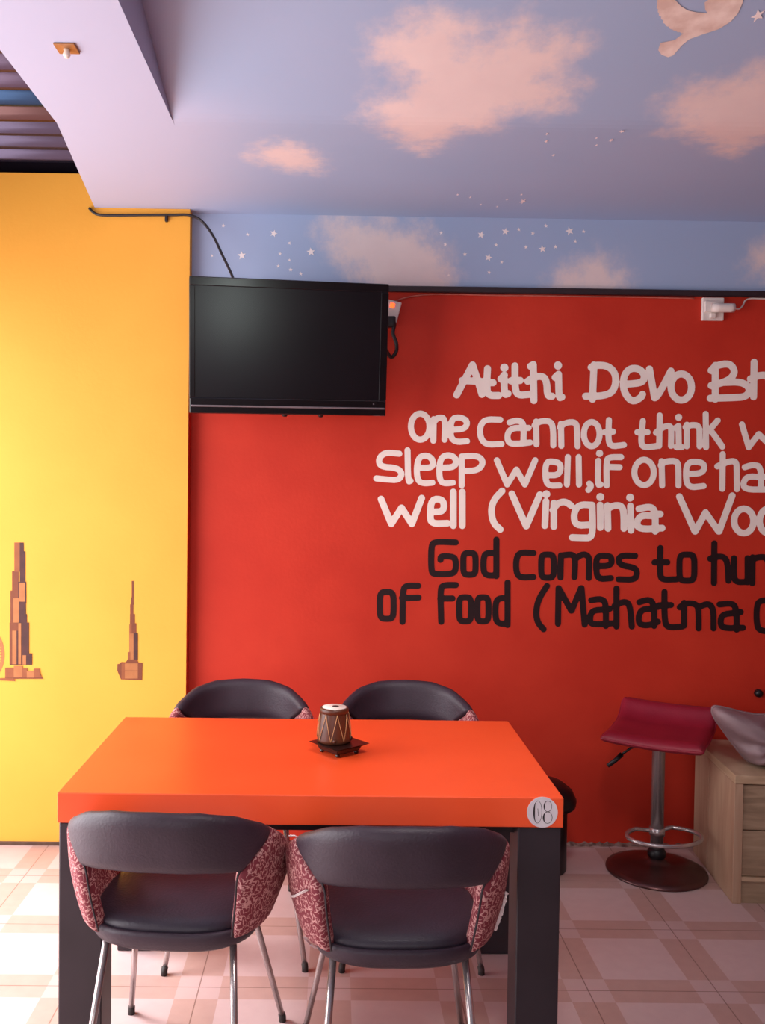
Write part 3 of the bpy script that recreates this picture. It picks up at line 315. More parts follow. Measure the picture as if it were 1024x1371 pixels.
 'e': (.0125,[[(.5181,1.307),(.5124,1.3071),(.5008,1.3075),(.4835,1.308),(.4604,1.3087),(.4422,1.308),(.429,1.3058),(.4207,1.3022),(.4174,1.2972),(.415,1.2866),(.4135,1.2705),(.413,1.2489),(.4134,1.2217),(.4146,1.2006),(.4165,1.1854),(.4192,1.1763),(.4227,1.1731),(.4301,1.1709),(.4413,1.1696),(.4565,1.1693),(.4756,1.1699),(.4909,1.1713),(.5024,1.1736),(.5102,1.1767),(.5141,1.1805),(.517,1.1864),(.5189,1.1944),(.5198,1.2044),(.5196,1.2165),(.5184,1.2263),(.5163,1.2338),(.5132,1.2391),(.5091,1.242),(.5031,1.2443),(.495,1.2459),(.4849,1.2468),(.4729,1.2471),(.4637,1.2463),(.4576,1.2444),(.4543,1.2414),(.4539,1.2374),(.4537,1.2344),(.4535,1.2324),(.4534,1.2314)],[(.6048,1.2155),(.6048,1.1935),(.604,1.1848),(.6023,1.1786),(.5999,1.1742),(.5965,1.1711),(.5915,1.1693),(.579,1.1685),(.5665,1.169),(.5615,1.1707),(.558,1.1737),(.5554,1.1781),(.5536,1.1842),(.5524,1.1929),(.5518,1.2149),(.5517,1.2369),(.5526,1.2456),(.5542,1.2518),(.5567,1.2562),(.5601,1.2593),(.565,1.2611),(.5775,1.2619),(.59,1.2614),(.595,1.2597),(.5986,1.2567),(.6011,1.2523),(.603,1.2462),(.6041,1.2375),(.6048,1.2155)],[(.6923,1.3212),(.695,1.1643)],[(.6877,1.2632),(.6851,1.2632),(.6801,1.2631),(.6726,1.263),(.6625,1.2629),(.6544,1.2614),(.6482,1.2585),(.644,1.2542),(.6417,1.2486),(.64,1.2408),(.6389,1.2309),(.6385,1.219),(.6388,1.2049),(.6398,1.1932),(.6417,1.184),(.6444,1.1772),(.6478,1.1728),(.653,1.1695),(.6598,1.1674),(.6682,1.1664),(.6782,1.1665),(.6858,1.1666),(.6908,1.1667),(.6933,1.1667)],[(.8525,1.2652),(.849,1.2654),(.842,1.2657),(.8314,1.2662),(.8173,1.2668),(.8056,1.2657),(.7964,1.2627),(.7897,1.258),(.7854,1.2515),(.7822,1.2429),(.7802,1.2321),(.7793,1.2192),(.7796,1.2041),(.7809,1.1913),(.7833,1.1809),(.7868,1.1728),(.7913,1.167),(.7982,1.1629),(.8075,1.1605),(.8192,1.1598),(.8333,1.1607),(.8438,1.1615),(.8509,1.162),(.8544,1.1622)],[(.9421,1.21),(.9422,1.1864),(.9413,1.1771),(.9396,1.1705),(.9371,1.1658),(.9336,1.1625),(.9285,1.1605),(.9156,1.1597),(.9027,1.1602),(.8975,1.162),(.8939,1.1652),(.8912,1.1699),(.8893,1.1764),(.8881,1.1858),(.8873,1.2093),(.8873,1.2329),(.8881,1.2422),(.8898,1.2488),(.8923,1.2535),(.8958,1.2568),(.9009,1.2588),(.9138,1.2596),(.9267,1.2591),(.9319,1.2572),(.9355,1.254),(.9382,1.2494),(.9401,1.2428),(.9413,1.2335),(.9421,1.21)],[(.9718,1.2562),(.9712,1.162)],[(.9718,1.2562),(.9752,1.2566),(.9819,1.2574),(.992,1.2586),(1.0055,1.2602),(1.0161,1.2598),(1.0239,1.2573),(1.0288,1.2529),(1.031,1.2465),(1.0324,1.2372),(1.0331,1.2249),(1.0332,1.2097),(1.0325,1.1916),(1.032,1.1779),(1.0317,1.1689),(1.0315,1.1643)],[(1.0317,1.2409),(1.0338,1.2424),(1.0381,1.2455),(1.0445,1.2501),(1.053,1.2562),(1.0612,1.2601),(1.0689,1.2617),(1.0762,1.261),(1.0831,1.2581),(1.0883,1.2534),(1.0919,1.2469),(1.0937,1.2386),(1.0939,1.2285),(1.0941,1.2177),(1.0941,1.2061),(1.094,1.1938),(1.0939,1.1807),(1.0938,1.1709),(1.0937,1.1643),(1.0936,1.1611)],[(1.1273,1.2122),(1.1312,1.2124),(1.1389,1.2127),(1.1505,1.2131),(1.166,1.2137),(1.1778,1.2164),(1.1857,1.2213),(1.1899,1.2282),(1.1904,1.2373),(1.1894,1.2445),(1.1871,1.2499),(1.1834,1.2535),(1.1783,1.2553),(1.1717,1.2564),(1.1637,1.257),(1.1541,1.2571),(1.143,1.2565),(1.1346,1.253),(1.1286,1.2465),(1.1253,1.237),(1.1245,1.2245),(1.1245,1.212),(1.1253,1.1995),(1.1268,1.1871),(1.129,1.1746),(1.1343,1.1656),(1.1424,1.16),(1.1536,1.158),(1.1676,1.1593),(1.1782,1.1604),(1.1852,1.1611),(1.1888,1.1614)],[(1.2916,1.2586),(1.2878,1.2586),(1.2802,1.2587),(1.2689,1.2589),(1.2538,1.2591),(1.2416,1.258),(1.2324,1.2556),(1.2261,1.2518),(1.2228,1.2467),(1.2212,1.2415),(1.2213,1.2362),(1.2231,1.2307),(1.2267,1.2251),(1.2331,1.2204),(1.2425,1.2165),(1.2547,1.2134),(1.2699,1.2112),(1.2819,1.208),(1.2907,1.2039),(1.2964,1.1988),(1.299,1.1928),(1.3002,1.1865),(1.3002,1.1799),(1.2988,1.1731),(1.2961,1.166),(1.2898,1.1608),(1.2798,1.1575),(1.2661,1.156),(1.2487,1.1564),(1.2357,1.1567),(1.227,1.1569),(1.2227,1.157)],[(1.3997,1.2937),(1.3997,1.2864),(1.3997,1.2718),(1.3997,1.2499),(1.3997,1.2207),(1.4005,1.1975),(1.4021,1.1804),(1.4044,1.1694),(1.4076,1.1644),(1.4137,1.1608),(1.4228,1.1587),(1.4349,1.158),(1.4501,1.1588),(1.4614,1.1594),(1.469,1.1598),(1.4727,1.16)],[(1.376,1.2314),(1.4308,1.2321)],[(1.5483,1.2109),(1.5485,1.1843),(1.5475,1.1737),(1.5455,1.1663),(1.5426,1.1609),(1.5385,1.1572),(1.5325,1.155),(1.5173,1.1541),(1.502,1.1546),(1.4959,1.1567),(1.4916,1.1603),(1.4885,1.1656),(1.4862,1.173),(1.4847,1.1835),(1.4837,1.2101),(1.4836,1.2367),(1.4846,1.2473),(1.4865,1.2547),(1.4894,1.2601),(1.4936,1.2638),(1.4996,1.266),(1.5148,1.2669),(1.53,1.2664),(1.5361,1.2643),(1.5404,1.2607),(1.5436,1.2554),(1.5458,1.2481),(1.5473,1.2375),(1.5483,1.2109)],[(1.6323,1.3167),(1.6345,1.1458)],[(1.616,1.2504),(1.6185,1.2512),(1.6235,1.2527),(1.631,1.2549),(1.6411,1.2578),(1.6504,1.2594),(1.6589,1.2597),(1.6668,1.2587),(1.6739,1.2564),(1.6798,1.2521),(1.6845,1.2459),(1.6879,1.2378),(1.6902,1.2278),(1.6921,1.2167),(1.6937,1.2046),(1.695,1.1915),(1.6959,1.1774),(1.6966,1.1668),(1.6971,1.1598),(1.6973,1.1563)],[(1.7185,1.2533),(1.7185,1.2483),(1.7187,1.2382),(1.7189,1.2231),(1.7191,1.2029),(1.7201,1.1864),(1.7217,1.1735),(1.724,1.1642),(1.7269,1.1586),(1.7322,1.1546),(1.7397,1.152),(1.7495,1.151),(1.7616,1.1516),(1.7707,1.152),(1.7768,1.1523),(1.7798,1.1524)],[(1.7774,1.254),(1.7798,1.1508)],[(1.7991,1.2583),(1.8001,1.147)],[(1.7937,1.2462),(1.7955,1.247),(1.799,1.2488),(1.8042,1.2514),(1.8112,1.2549),(1.819,1.2575),(1.8275,1.2591),(1.8368,1.2598),(1.8469,1.2595),(1.8549,1.2565),(1.8608,1.2509),(1.8646,1.2425),(1.8663,1.2314),(1.8677,1.2191),(1.8687,1.2055),(1.8694,1.1906),(1.8698,1.1745),(1.8701,1.1624),(1.8703,1.1543),(1.8704,1.1503)]]),
 'f': (.0125,[[(.2546,1.0325),(.2546,1.0051),(.2537,.9943),(.2518,.9867),(.2491,.9811),(.2453,.9773),(.2397,.975),(.2257,.9741),(.2117,.9747),(.2061,.9769),(.2021,.9806),(.1992,.986),(.1972,.9936),(.1959,1.0045),(.1952,1.0318),(.1952,1.0592),(.1961,1.07),(.198,1.0777),(.2007,1.0832),(.2045,1.087),(.2101,1.0893),(.2241,1.0902),(.2381,1.0896),(.2437,1.0875),(.2476,1.0837),(.2505,1.0783),(.2526,1.0707),(.2539,1.0599),(.2546,1.0325)],[(.3587,1.1184),(.3555,1.1184),(.3492,1.1186),(.3397,1.1187),(.327,1.119),(.3166,1.1179),(.3084,1.1155),(.3024,1.1117),(.2987,1.1067),(.296,1.0943),(.2942,1.0746),(.2935,1.0477),(.2938,1.0134),(.294,.9877),(.2942,.9706),(.2942,.962)],[(.2903,1.0652),(.3611,1.0676)],[(.521,1.1235),(.5175,1.1235),(.5105,1.1234),(.4999,1.1233),(.4859,1.1231),(.4747,1.1216),(.4664,1.1188),(.461,1.1147),(.4584,1.1092),(.4569,1.0965),(.4564,1.0767),(.4569,1.0496),(.4585,1.0154),(.4596,.9897),(.4604,.9726),(.4608,.964)],[(.4552,1.0647),(.5075,1.0654)],[(.5887,1.0196),(.5888,.9948),(.588,.985),(.5864,.9781),(.584,.9731),(.5807,.9697),(.5759,.9676),(.5638,.9668),(.5516,.9673),(.5468,.9693),(.5434,.9726),(.5408,.9776),(.5391,.9844),(.5379,.9942),(.5372,1.0189),(.5371,1.0437),(.538,1.0535),(.5395,1.0604),(.5419,1.0653),(.5452,1.0688),(.55,1.0708),(.5621,1.0717),(.5743,1.0711),(.5791,1.0692),(.5825,1.0658),(.585,1.0609),(.5868,1.0541),(.588,1.0443),(.5887,1.0196)],[(.6636,1.0204),(.6637,.9957),(.6629,.9859),(.6615,.979),(.6593,.974),(.6562,.9706),(.6517,.9685),(.6403,.9677),(.6289,.9682),(.6243,.9702),(.6211,.9736),(.6187,.9785),(.6171,.9853),(.616,.9951),(.6153,1.0199),(.6152,1.0446),(.6159,1.0544),(.6174,1.0613),(.6196,1.0663),(.6227,1.0697),(.6272,1.0718),(.6385,1.0726),(.6499,1.072),(.6545,1.0701),(.6577,1.0667),(.6601,1.0618),(.6618,1.055),(.6629,1.0452),(.6636,1.0204)],[(.7437,1.1367),(.7469,.9536)],[(.7392,1.0705),(.737,1.0704),(.7324,1.07),(.7257,1.0695),(.7166,1.0688),(.7092,1.0667),(.7034,1.0633),(.6993,1.0586),(.6968,1.0525),(.6949,1.0439),(.6938,1.0328),(.6934,1.0192),(.6937,1.003),(.6948,.9897),(.6968,.9791),(.6996,.9713),(.7033,.9663),(.7085,.9626),(.7151,.9602),(.7231,.959),(.7326,.9591),(.7397,.9592),(.7444,.9592),(.7468,.9593)],[(.9139,1.1242),(.9116,1.1206),(.9071,1.1133),(.9004,1.1023),(.8914,1.0877),(.884,1.0732),(.8782,1.0588),(.874,1.0445),(.8714,1.0304),(.8701,1.017),(.8699,1.0044),(.8709,.9925),(.8731,.9814),(.8764,.9714),(.8808,.9624),(.8863,.9543),(.8929,.9474),(.8978,.9421),(.9011,.9386),(.9028,.9369)],[(.964,1.1152),(.9644,.9618)],[(.9656,1.1136),(1.0206,1.019)],[(1.0222,1.019),(1.0607,1.1163)],[(1.0631,1.1164),(1.0798,.9591)],[(1.106,1.0652),(1.1088,1.0657),(1.1143,1.0665),(1.1226,1.0679),(1.1336,1.0696),(1.1432,1.0697),(1.1511,1.0682),(1.1576,1.065),(1.1625,1.0603),(1.1663,1.0505),(1.1689,1.0358),(1.1704,1.0161),(1.1707,.9915),(1.1709,.973),(1.171,.9607),(1.1711,.9545)],[(1.1672,1.0288),(1.1874,1.0291)],[(1.1673,1.0248),(1.164,1.0246),(1.1575,1.0242),(1.1476,1.0236),(1.1345,1.0229),(1.1239,1.0207),(1.1157,1.0171),(1.11,1.012),(1.1066,1.0055),(1.1043,.9986),(1.1029,.9913),(1.1025,.9836),(1.1031,.9756),(1.1055,.9693),(1.1099,.9649),(1.1161,.9624),(1.1241,.9617),(1.1342,.9615),(1.1463,.9618),(1.1604,.9627),(1.1766,.9641),(1.1886,.9652),(1.1967,.9659),(1.2007,.9662)],[(1.2138,1.1165),(1.2172,.9527)],[(1.2073,1.0422),(1.2098,1.0435),(1.2148,1.0459),(1.2223,1.0497),(1.2322,1.0546),(1.2414,1.0576),(1.2496,1.0586),(1.257,1.0576),(1.2635,1.0547),(1.269,1.0464),(1.2735,1.0329),(1.2771,1.014),(1.2796,.9898),(1.2815,.9716),(1.2827,.9595),(1.2833,.9534)],[(1.3135,1.0588),(1.3162,1.0597),(1.3217,1.0615),(1.33,1.0642),(1.341,1.0677),(1.3506,1.0688),(1.3587,1.0674),(1.3653,1.0635),(1.3705,1.0571),(1.3745,1.0466),(1.3773,1.0321),(1.379,1.0136),(1.3795,.9909),(1.3798,.974),(1.3801,.9627),(1.3802,.957)],[(1.3786,1.0313),(1.3753,1.0312),(1.3688,1.0309),(1.359,1.0305),(1.3459,1.0299),(1.3351,1.0276),(1.3266,1.0234),(1.3204,1.0175),(1.3165,1.0098),(1.3139,1.0017),(1.3126,.9933),(1.3125,.9846),(1.3137,.9755),(1.3171,.9685),(1.3228,.9635),(1.3306,.9606),(1.3408,.9597),(1.3509,.96),(1.3609,.9617),(1.3709,.9646),(1.381,.9687),(1.3885,.9718),(1.3935,.9739),(1.396,.975)],[(1.3785,1.0394),(1.3962,1.0396)],[(1.4215,1.1045),(1.4216,1.0964),(1.422,1.0803),(1.4225,1.0561),(1.4232,1.0238),(1.4248,.9979),(1.4272,.9786),(1.4305,.9657),(1.4347,.9592),(1.4416,.9548),(1.4512,.9524),(1.4636,.952),(1.4787,.9536),(1.4901,.9548),(1.4976,.9556),(1.5014,.956)],[(1.3985,1.0461),(1.4509,1.0483)],[(1.5072,1.0587),(1.5094,.9601)],[(1.4891,1.0391),(1.4907,1.0403),(1.494,1.0428),(1.4989,1.0465),(1.5055,1.0514),(1.5134,1.0548),(1.5228,1.0566),(1.5335,1.0569),(1.5457,1.0556),(1.5553,1.0524),(1.5622,1.0472),(1.5666,1.0401),(1.5685,1.0311),(1.5699,1.02),(1.571,1.0068),(1.5718,.9917),(1.5721,.9745),(1.5724,.9616),(1.5726,.953),(1.5727,.9487)],[(1.5707,1.0401),(1.5733,1.0412),(1.5785,1.0435),(1.5863,1.0469),(1.5967,1.0515),(1.6059,1.0534),(1.614,1.0527),(1.621,1.0494),(1.6268,1.0434),(1.6312,1.0336),(1.6344,1.02),(1.6362,1.0025),(1.6367,.9813),(1.637,.9654),(1.6373,.9548),(1.6374,.9495)],[(1.6609,1.0533),(1.6642,1.0537),(1.6707,1.0544),(1.6805,1.0556),(1.6936,1.0572),(1.7047,1.0571),(1.7139,1.0554),(1.721,1.0521),(1.7262,1.0471),(1.7303,1.0374),(1.7334,1.0231),(1.7354,1.0041),(1.7364,.9805),(1.7371,.9627),(1.7375,.9509),(1.7378,.945)],[(1.7344,1.021),(1.753,1.0212)],[(1.7304,1.0177),(1.7269,1.0173),(1.7198,1.0164),(1.7093,1.015),(1.6952,1.0133),(1.684,1.0099),(1.6758,1.0049),(1.6706,.9984),(1.6684,.9903),(1.6674,.9824),(1.6675,.9749),(1.6689,.9676),(1.6715,.9605),(1.679,.9554),(1.6914,.9523),(1.7087,.9512),(1.7309,.9521),(1.7476,.9527),(1.7587,.9532),(1.7643,.9534)],[(1.8868,1.0737),(1.8838,1.0737),(1.8777,1.0736),(1.8686,1.0735),(1.8565,1.0734),(1.8463,1.072),(1.8381,1.0694),(1.8318,1.0655),(1.8275,1.0604),(1.8244,1.051),(1.8225,1.0373),(1.8218,1.0194),(1.8223,.9972),(1.8239,.979),(1.8264,.9648),(1.83,.9548),(1.8346,.9488),(1.8421,.9443),(1.8525,.9414),(1.8658,.94),(1.8819,.9402),(1.8941,.9403),(1.9022,.9404),(1.9062,.9405)]]),
}
CEILING_STARS = [(.667,3.05,.0046),(.679,3.116,.0054),(.733,3.244,.0048),(.835,3.079,.0038),(.853,3.143,.0039),(.888,3.097,.0054),(.9,3.02,.0075),(.463,3.701,.0046),(.517,3.732,.0046),(.573,3.828,.0048),(.644,3.851,.0048),(.666,3.754,.0047),(.711,3.688,.0046),(.734,3.775,.0113),(1.113,2.532,.0139)]
WALL_STARS = [(.435,2.627,.0056),(.453,2.578,.0056),(.606,2.621,.0112),(.709,2.637,.0112),(.766,2.646,.0064),(.826,2.631,.0064),(.881,2.663,.0064),(.983,2.643,.0128),(1.043,2.642,.0056),(1.008,2.6,.0064),(.67,2.579,.0064),(.798,2.572,.0064),(.868,2.565,.0112),(.924,2.575,.0064),(.538,2.538,.0064),(.639,2.525,.0112),(.695,2.507,.0056),(.642,2.463,.0056),(.47,2.448,.0048),(-.492,2.644,.0056),(-.389,2.608,.0056),(-.278,2.614,.0112),(-.21,2.574,.0056),(-.25,2.528,.0056),(-.119,2.538,.0128),(-.413,2.519,.0128),(-.539,2.516,.0048),(-.21,2.502,.0048),(-.257,2.476,.0056),(-.204,2.462,.0064),(-.161,2.445,.0064)]
DOVE = [(.826,2.483),(.834,2.507),(.834,2.51),(.835,2.513),(.838,2.516),(.841,2.518),(.841,2.522),(.842,2.525),(.844,2.528),(.847,2.53),(.848,2.534),(.85,2.538),(.853,2.54),(.857,2.542),(.858,2.546),(.86,2.55),(.863,2.552),(.867,2.554),(.868,2.558),(.869,2.562),(.872,2.564),(.876,2.566),(.879,2.57),(.882,2.573),(.886,2.575),(.889,2.575),(.892,2.579),(.895,2.582),(.899,2.584),(.902,2.584),(.906,2.587),(.909,2.589),(.912,2.589),(.914,2.588),(.918,2.592),(.921,2.594),(.924,2.594),(.926,2.593),(.93,2.596),(.933,2.598),(.936,2.598),(.938,2.597),(.923,2.622),(.887,2.633),(.89,2.659),(.906,2.677),(.928,2.686),(.94,2.678),(.95,2.641),(.962,2.619),(.991,2.601),(1.029,2.581),(1.05,2.554),(1.057,2.526),(1.054,2.49),(1.039,2.456),(.99,2.442),(.974,2.465),(.954,2.492),(.965,2.516),(.976,2.527),(.945,2.525),(.92,2.519),(.896,2.505),(.862,2.475)]
CEILING_CLOUDS = [[(.218,2.532),(.169,2.545),(.153,2.61),(.104,2.644),(.081,2.693),(.119,2.742),(.188,2.785),(.169,2.839),(.099,2.889),(.087,2.955),(.148,3.05),(.215,3.146),(.287,3.249),(.337,3.124),(.41,3.026),(.483,3.035),(.503,2.945),(.613,2.918),(.699,2.891),(.699,2.804),(.636,2.775),(.656,2.723),(.674,2.652),(.624,2.6),(.576,2.614),(.486,2.577),(.448,2.59),(.425,2.631),(.364,2.645),(.353,2.567),(.297,2.53)],[(.988,2.836),(1.043,2.804),(1.148,2.764),(1.2,2.711),(1.261,2.681),(1.347,2.767),(1.449,2.992),(1.386,3.079),(1.339,3.239),(1.233,3.136),(1.122,3.041),(1.046,3.029),(1.071,2.966),(1.0,2.901)],[(-.323,3.329),(-.268,3.223),(-.176,3.163),(-.115,3.231),(-.066,3.364),(-.095,3.461),(-.177,3.449),(-.254,3.388)]]
WALL_CLOUDS = [[(-.0763,2.6569),(-.0449,2.6952),(.0825,2.6782),(.21,2.6611),(.3376,2.6472),(.4343,2.5696),(.5003,2.4281),(.4702,2.3166),(.1511,2.312),(.0695,2.4535),(.0052,2.5),(-.0435,2.5784)],[(.9218,2.4341),(.994,2.505),(1.1053,2.5383),(1.1696,2.517),(1.2286,2.4481),(1.2688,2.3598),(.8849,2.3543)],[(1.7457,2.5255),(1.7829,2.58),(1.8719,2.6066),(1.938,2.5283),(1.8756,2.4575),(1.7789,2.4783)]]
TOWER_A = [('d',[(-1.3706,.7714),(-1.2754,.7725),(-1.2754,.7698),(-1.3706,.7687)]),('m',[(-1.3687,1.0841),(-1.3534,1.0843),(-1.3521,.7716),(-1.3675,.7714)]),('m',[(-1.3714,.9486),(-1.318,.9493),(-1.3172,.772),(-1.3706,.7714)]),('m',[(-1.3617,1.1665),(-1.3337,1.1668),(-1.3332,1.0474),(-1.3612,1.0471)]),('b',[(-1.3527,1.2874),(-1.3289,1.2877),(-1.3284,1.1642),(-1.3522,1.1639)]),('d',[(-1.33,1.2877),(-1.3131,1.2879),(-1.3124,1.1193),(-1.3293,1.1191)]),('d',[(-1.314,1.2503),(-1.3061,1.2504),(-1.3055,1.1194),(-1.3134,1.1193)]),('d',[(-1.3356,1.1217),(-1.3018,1.1221),(-1.3014,1.0318),(-1.3352,1.0314)]),('l',[(-1.3314,1.1175),(-1.3071,1.1178),(-1.3067,1.0382),(-1.331,1.0379)]),('d',[(-1.3332,1.0378),(-1.303,1.0382),(-1.3026,.9468),(-1.3328,.9464)]),('d',[(-1.3039,.9851),(-1.2986,.9851),(-1.2984,.9468),(-1.3037,.9468)]),('l',[(-1.3554,1.0524),(-1.3322,1.0527),(-1.3317,.9491),(-1.355,.9488)]),('d',[(-1.3212,.9492),(-1.2894,.9496),(-1.2886,.7723),(-1.3204,.772)]),('d',[(-1.2899,.8192),(-1.2756,.8194),(-1.2754,.7714),(-1.2897,.7712)]),('l',[(-1.3591,.9142),(-1.3416,.9144),(-1.341,.7717),(-1.3585,.7715)]),('d',[(-1.3411,.9144),(-1.3342,.9145),(-1.3336,.7718),(-1.3405,.7717)]),('l',[(-1.3338,.9464),(-1.3222,.9466),(-1.3214,.772),(-1.3331,.7718)]),('l',[(-1.3153,.8109),(-1.3005,.8111),(-1.3003,.7711),(-1.3151,.771)]),('m',[(-1.389,.7189),(-1.2365,.7207),(-1.2275,.7112),(-1.3889,.7093)]),('b',[(-1.3886,.7568),(-1.35,.7572),(-1.3498,.7146),(-1.3884,.7142)]),('l',[(-1.3521,.7652),(-1.3151,.7656),(-1.3149,.7166),(-1.3519,.7162)]),('b',[(-1.3161,.755),(-1.2949,.7552),(-1.2947,.7168),(-1.3159,.7166)]),('l',[(-1.297,.7434),(-1.2679,.7438),(-1.2677,.716),(-1.2969,.7157)]),('b',[(-1.2679,.7544),(-1.243,.7547),(-1.2408,.7345),(-1.2339,.7186),(-1.2677,.7182)]),('b',[(-1.4112,.7123),(-1.3529,.7119),(-1.3444,.7002),(-1.4111,.7027)])]
WHEEL = [[(-1.4515,.9089),(-1.4473,.9086),(-1.443,.9078),(-1.4388,.9064),(-1.4347,.9043),(-1.4307,.9018),(-1.4268,.8986),(-1.423,.8949),(-1.4195,.8908),(-1.4161,.8861),(-1.4129,.881),(-1.41,.8754),(-1.4073,.8695),(-1.4049,.8632),(-1.4028,.8566),(-1.401,.8497),(-1.3995,.8426),(-1.3983,.8353),(-1.3975,.8278),(-1.3969,.8203),(-1.3967,.8126),(-1.3969,.805),(-1.3973,.7975),(-1.3981,.79),(-1.3993,.7827),(-1.4007,.7755),(-1.4025,.7686),(-1.4046,.7619),(-1.4069,.7555),(-1.4095,.7495),(-1.4124,.7439),(-1.4155,.7387),(-1.4189,.7339),(-1.4224,.7297),(-1.4261,.7259),(-1.43,.7227),(-1.434,.72),(-1.4381,.7179),(-1.4423,.7163),(-1.4466,.7154),(-1.4509,.715)],[(-1.4515,.8998),(-1.4478,.8996),(-1.4442,.8988),(-1.4406,.8975),(-1.4371,.8957),(-1.4337,.8934),(-1.4303,.8905),(-1.4272,.8872),(-1.4241,.8834),(-1.4212,.8792),(-1.4185,.8745),(-1.416,.8695),(-1.4137,.8641),(-1.4117,.8584),(-1.4099,.8524),(-1.4083,.8461),(-1.407,.8397),(-1.406,.8331),(-1.4053,.8263),(-1.4048,.8194),(-1.4047,.8126),(-1.4048,.8057),(-1.4052,.7988),(-1.4059,.792),(-1.4068,.7854),(-1.4081,.7789),(-1.4096,.7726),(-1.4113,.7666),(-1.4134,.7608),(-1.4156,.7553),(-1.4181,.7502),(-1.4207,.7455),(-1.4236,.7412),(-1.4266,.7373),(-1.4298,.7339),(-1.4331,.731),(-1.4365,.7286),(-1.44,.7267),(-1.4436,.7253),(-1.4472,.7244),(-1.4509,.7241)],[(-1.4502,.82),(-1.4446,.906)],[(-1.4489,.8197),(-1.4364,.903)],[(-1.4478,.8193),(-1.4285,.8976)],[(-1.4467,.8186),(-1.4212,.89)],[(-1.4457,.8178),(-1.4146,.8804)],[(-1.4448,.8169),(-1.409,.8691)],[(-1.4442,.8158),(-1.4045,.8563)],[(-1.4437,.8146),(-1.4011,.8424)],[(-1.4434,.8134),(-1.399,.8277)],[(-1.4433,.8121),(-1.3983,.8126)],[(-1.4434,.8108),(-1.3989,.7975)],[(-1.4437,.8096),(-1.4009,.7828)],[(-1.4441,.8084),(-1.4041,.7688)],[(-1.4448,.8073),(-1.4086,.7559)],[(-1.4456,.8064),(-1.4141,.7444)],[(-1.4466,.8055),(-1.4206,.7347)],[(-1.4477,.8049),(-1.4278,.7269)],[(-1.4489,.8044),(-1.4357,.7213)],[(-1.4501,.8041),(-1.444,.7181)]]
TOWER_B = [('m',[(-.8573,1.1314),(-.8479,1.1315),(-.8473,1.0557),(-.8567,1.0556)]),('m',[(-.8599,1.0614),(-.8482,1.0616),(-.8479,1.0301),(-.8597,1.03)]),('m',[(-.8632,1.0319),(-.8495,1.0321),(-.8492,.9888),(-.8629,.9886)]),('m',[(-.8637,.9906),(-.8429,.9909),(-.8426,.9456),(-.8634,.9454)]),('m',[(-.8634,.9513),(-.8368,.9516),(-.8364,.9063),(-.8631,.906)]),('b',[(-.8661,.9465),(-.8559,.9466),(-.8551,.8273),(-.8652,.8272)]),('l',[(-.8643,.9079),(-.8474,.9081),(-.8466,.797),(-.8635,.7968)]),('d',[(-.8478,.9097),(-.8298,.9099),(-.829,.7972),(-.847,.797)]),('b',[(-.8715,.8291),(-.8606,.8292),(-.8603,.7969),(-.8713,.7967)]),('m',[(-.8721,.7975),(-.8329,.798),(-.8242,.7815),(-.8837,.7808)]),('m',[(-.9151,.7773),(-.9072,.7782),(-.8987,.7862),(-.8093,.7848),(-.8107,.7106),(-.8997,.712),(-.9156,.7489)]),('l',[(-.8837,.7808),(-.8289,.7815),(-.8284,.7167),(-.8833,.7161)]),('b',[(-.8978,.7807),(-.8837,.7808),(-.8833,.7138),(-.8974,.7136)]),('m',[(-.8835,.7501),(-.8286,.7507),(-.8286,.7483),(-.8835,.7477)])]

# ------------------------------------------------------------ mesh helpers
def obj(name, bm, mat, parent=None, smooth=False, at=None):
    me = bpy.data.meshes.new(name)
    bmesh.ops.recalc_face_normals(bm, faces=bm.faces)
    bm.to_mesh(me); bm.free()
    if mat is not None:
        me.materials.append(MAT[mat])
    if smooth:
        for p in me.polygons:
            p.use_smooth = True
    o = bpy.data.objects.new(name, me)
    COL.objects.link(o)
    if at is not None:
        o.location = at
    if parent is not None:
        o.parent = parent
    return o

def thing(name, label, cat, loc=(0, 0, 0), rz=0.0, group=None):
    o = bpy.data.objects.new(name, None)
    COL.objects.link(o)
    o.empty_display_size = 0.1
    o.location = loc; o.rotation_euler = (0, 0, rz)
    o['label'] = label; o['category'] = cat
    if group:
        o['group'] = group
    return o

def tag(o, label, cat, group=None):
    o['label'] = label; o['category'] = cat
    if group:
        o['group'] = group
    return o

def struct(o):
    o['kind'] = 'structure'
    return o

def add_box(bm, x0, x1, y0, y1, z0, z1, bev=0.0, seg=2):
    r = bmesh.ops.create_cube(bm, size=1.0)
    vs = r['verts']
    for v in vs:
        v.co = Vector(((x0 + x1) / 2 + v.co.x * (x1 - x0), (y0 + y1) / 2 + v.co.y * (y1 - y0), (z0 + z1) / 2 + v.co.z * (z1 - z0)))
    if bev > 0:
        es = list({e for v in vs for e in v.link_edges})
        bmesh.ops.bevel(bm, geom=es, offset=bev, segments=seg, affect='EDGES', profile=0.5)

def box(*a, **k):
    bm = bmesh.new(); add_box(bm, *a, **k); return bm

def add_poly(bm, pts):
    vs = [bm.verts.new(p) for p in pts]
    try:
        bm.faces.new(vs)
    except ValueError:
        pass

def add_lathe(bm, prof, seg=32, cx=0, cy=0):
    rings = []
    for r, z in prof:
        if r < 1e-6:
            rings.append([bm.verts.new((cx, cy, z))])
        else:
            rings.append([bm.verts.new((cx + r * math.cos(2 * math.pi * i / seg), cy + r * math.sin(2 * math.pi * i / seg), z)) for i in range(seg)])
    for a, b in zip(rings, rings[1:]):
        for i in range(seg):
            j = (i + 1) % seg
            if len(a) == 1 and len(b) == 1:
                continue
            if len(a) == 1:
                bm.faces.new((a[0], b[i], b[j]))
            elif len(b) == 1:
                bm.faces.new((a[i], a[j], b[0]))
            else:
                bm.faces.new((a[i], a[j], b[j], b[i]))

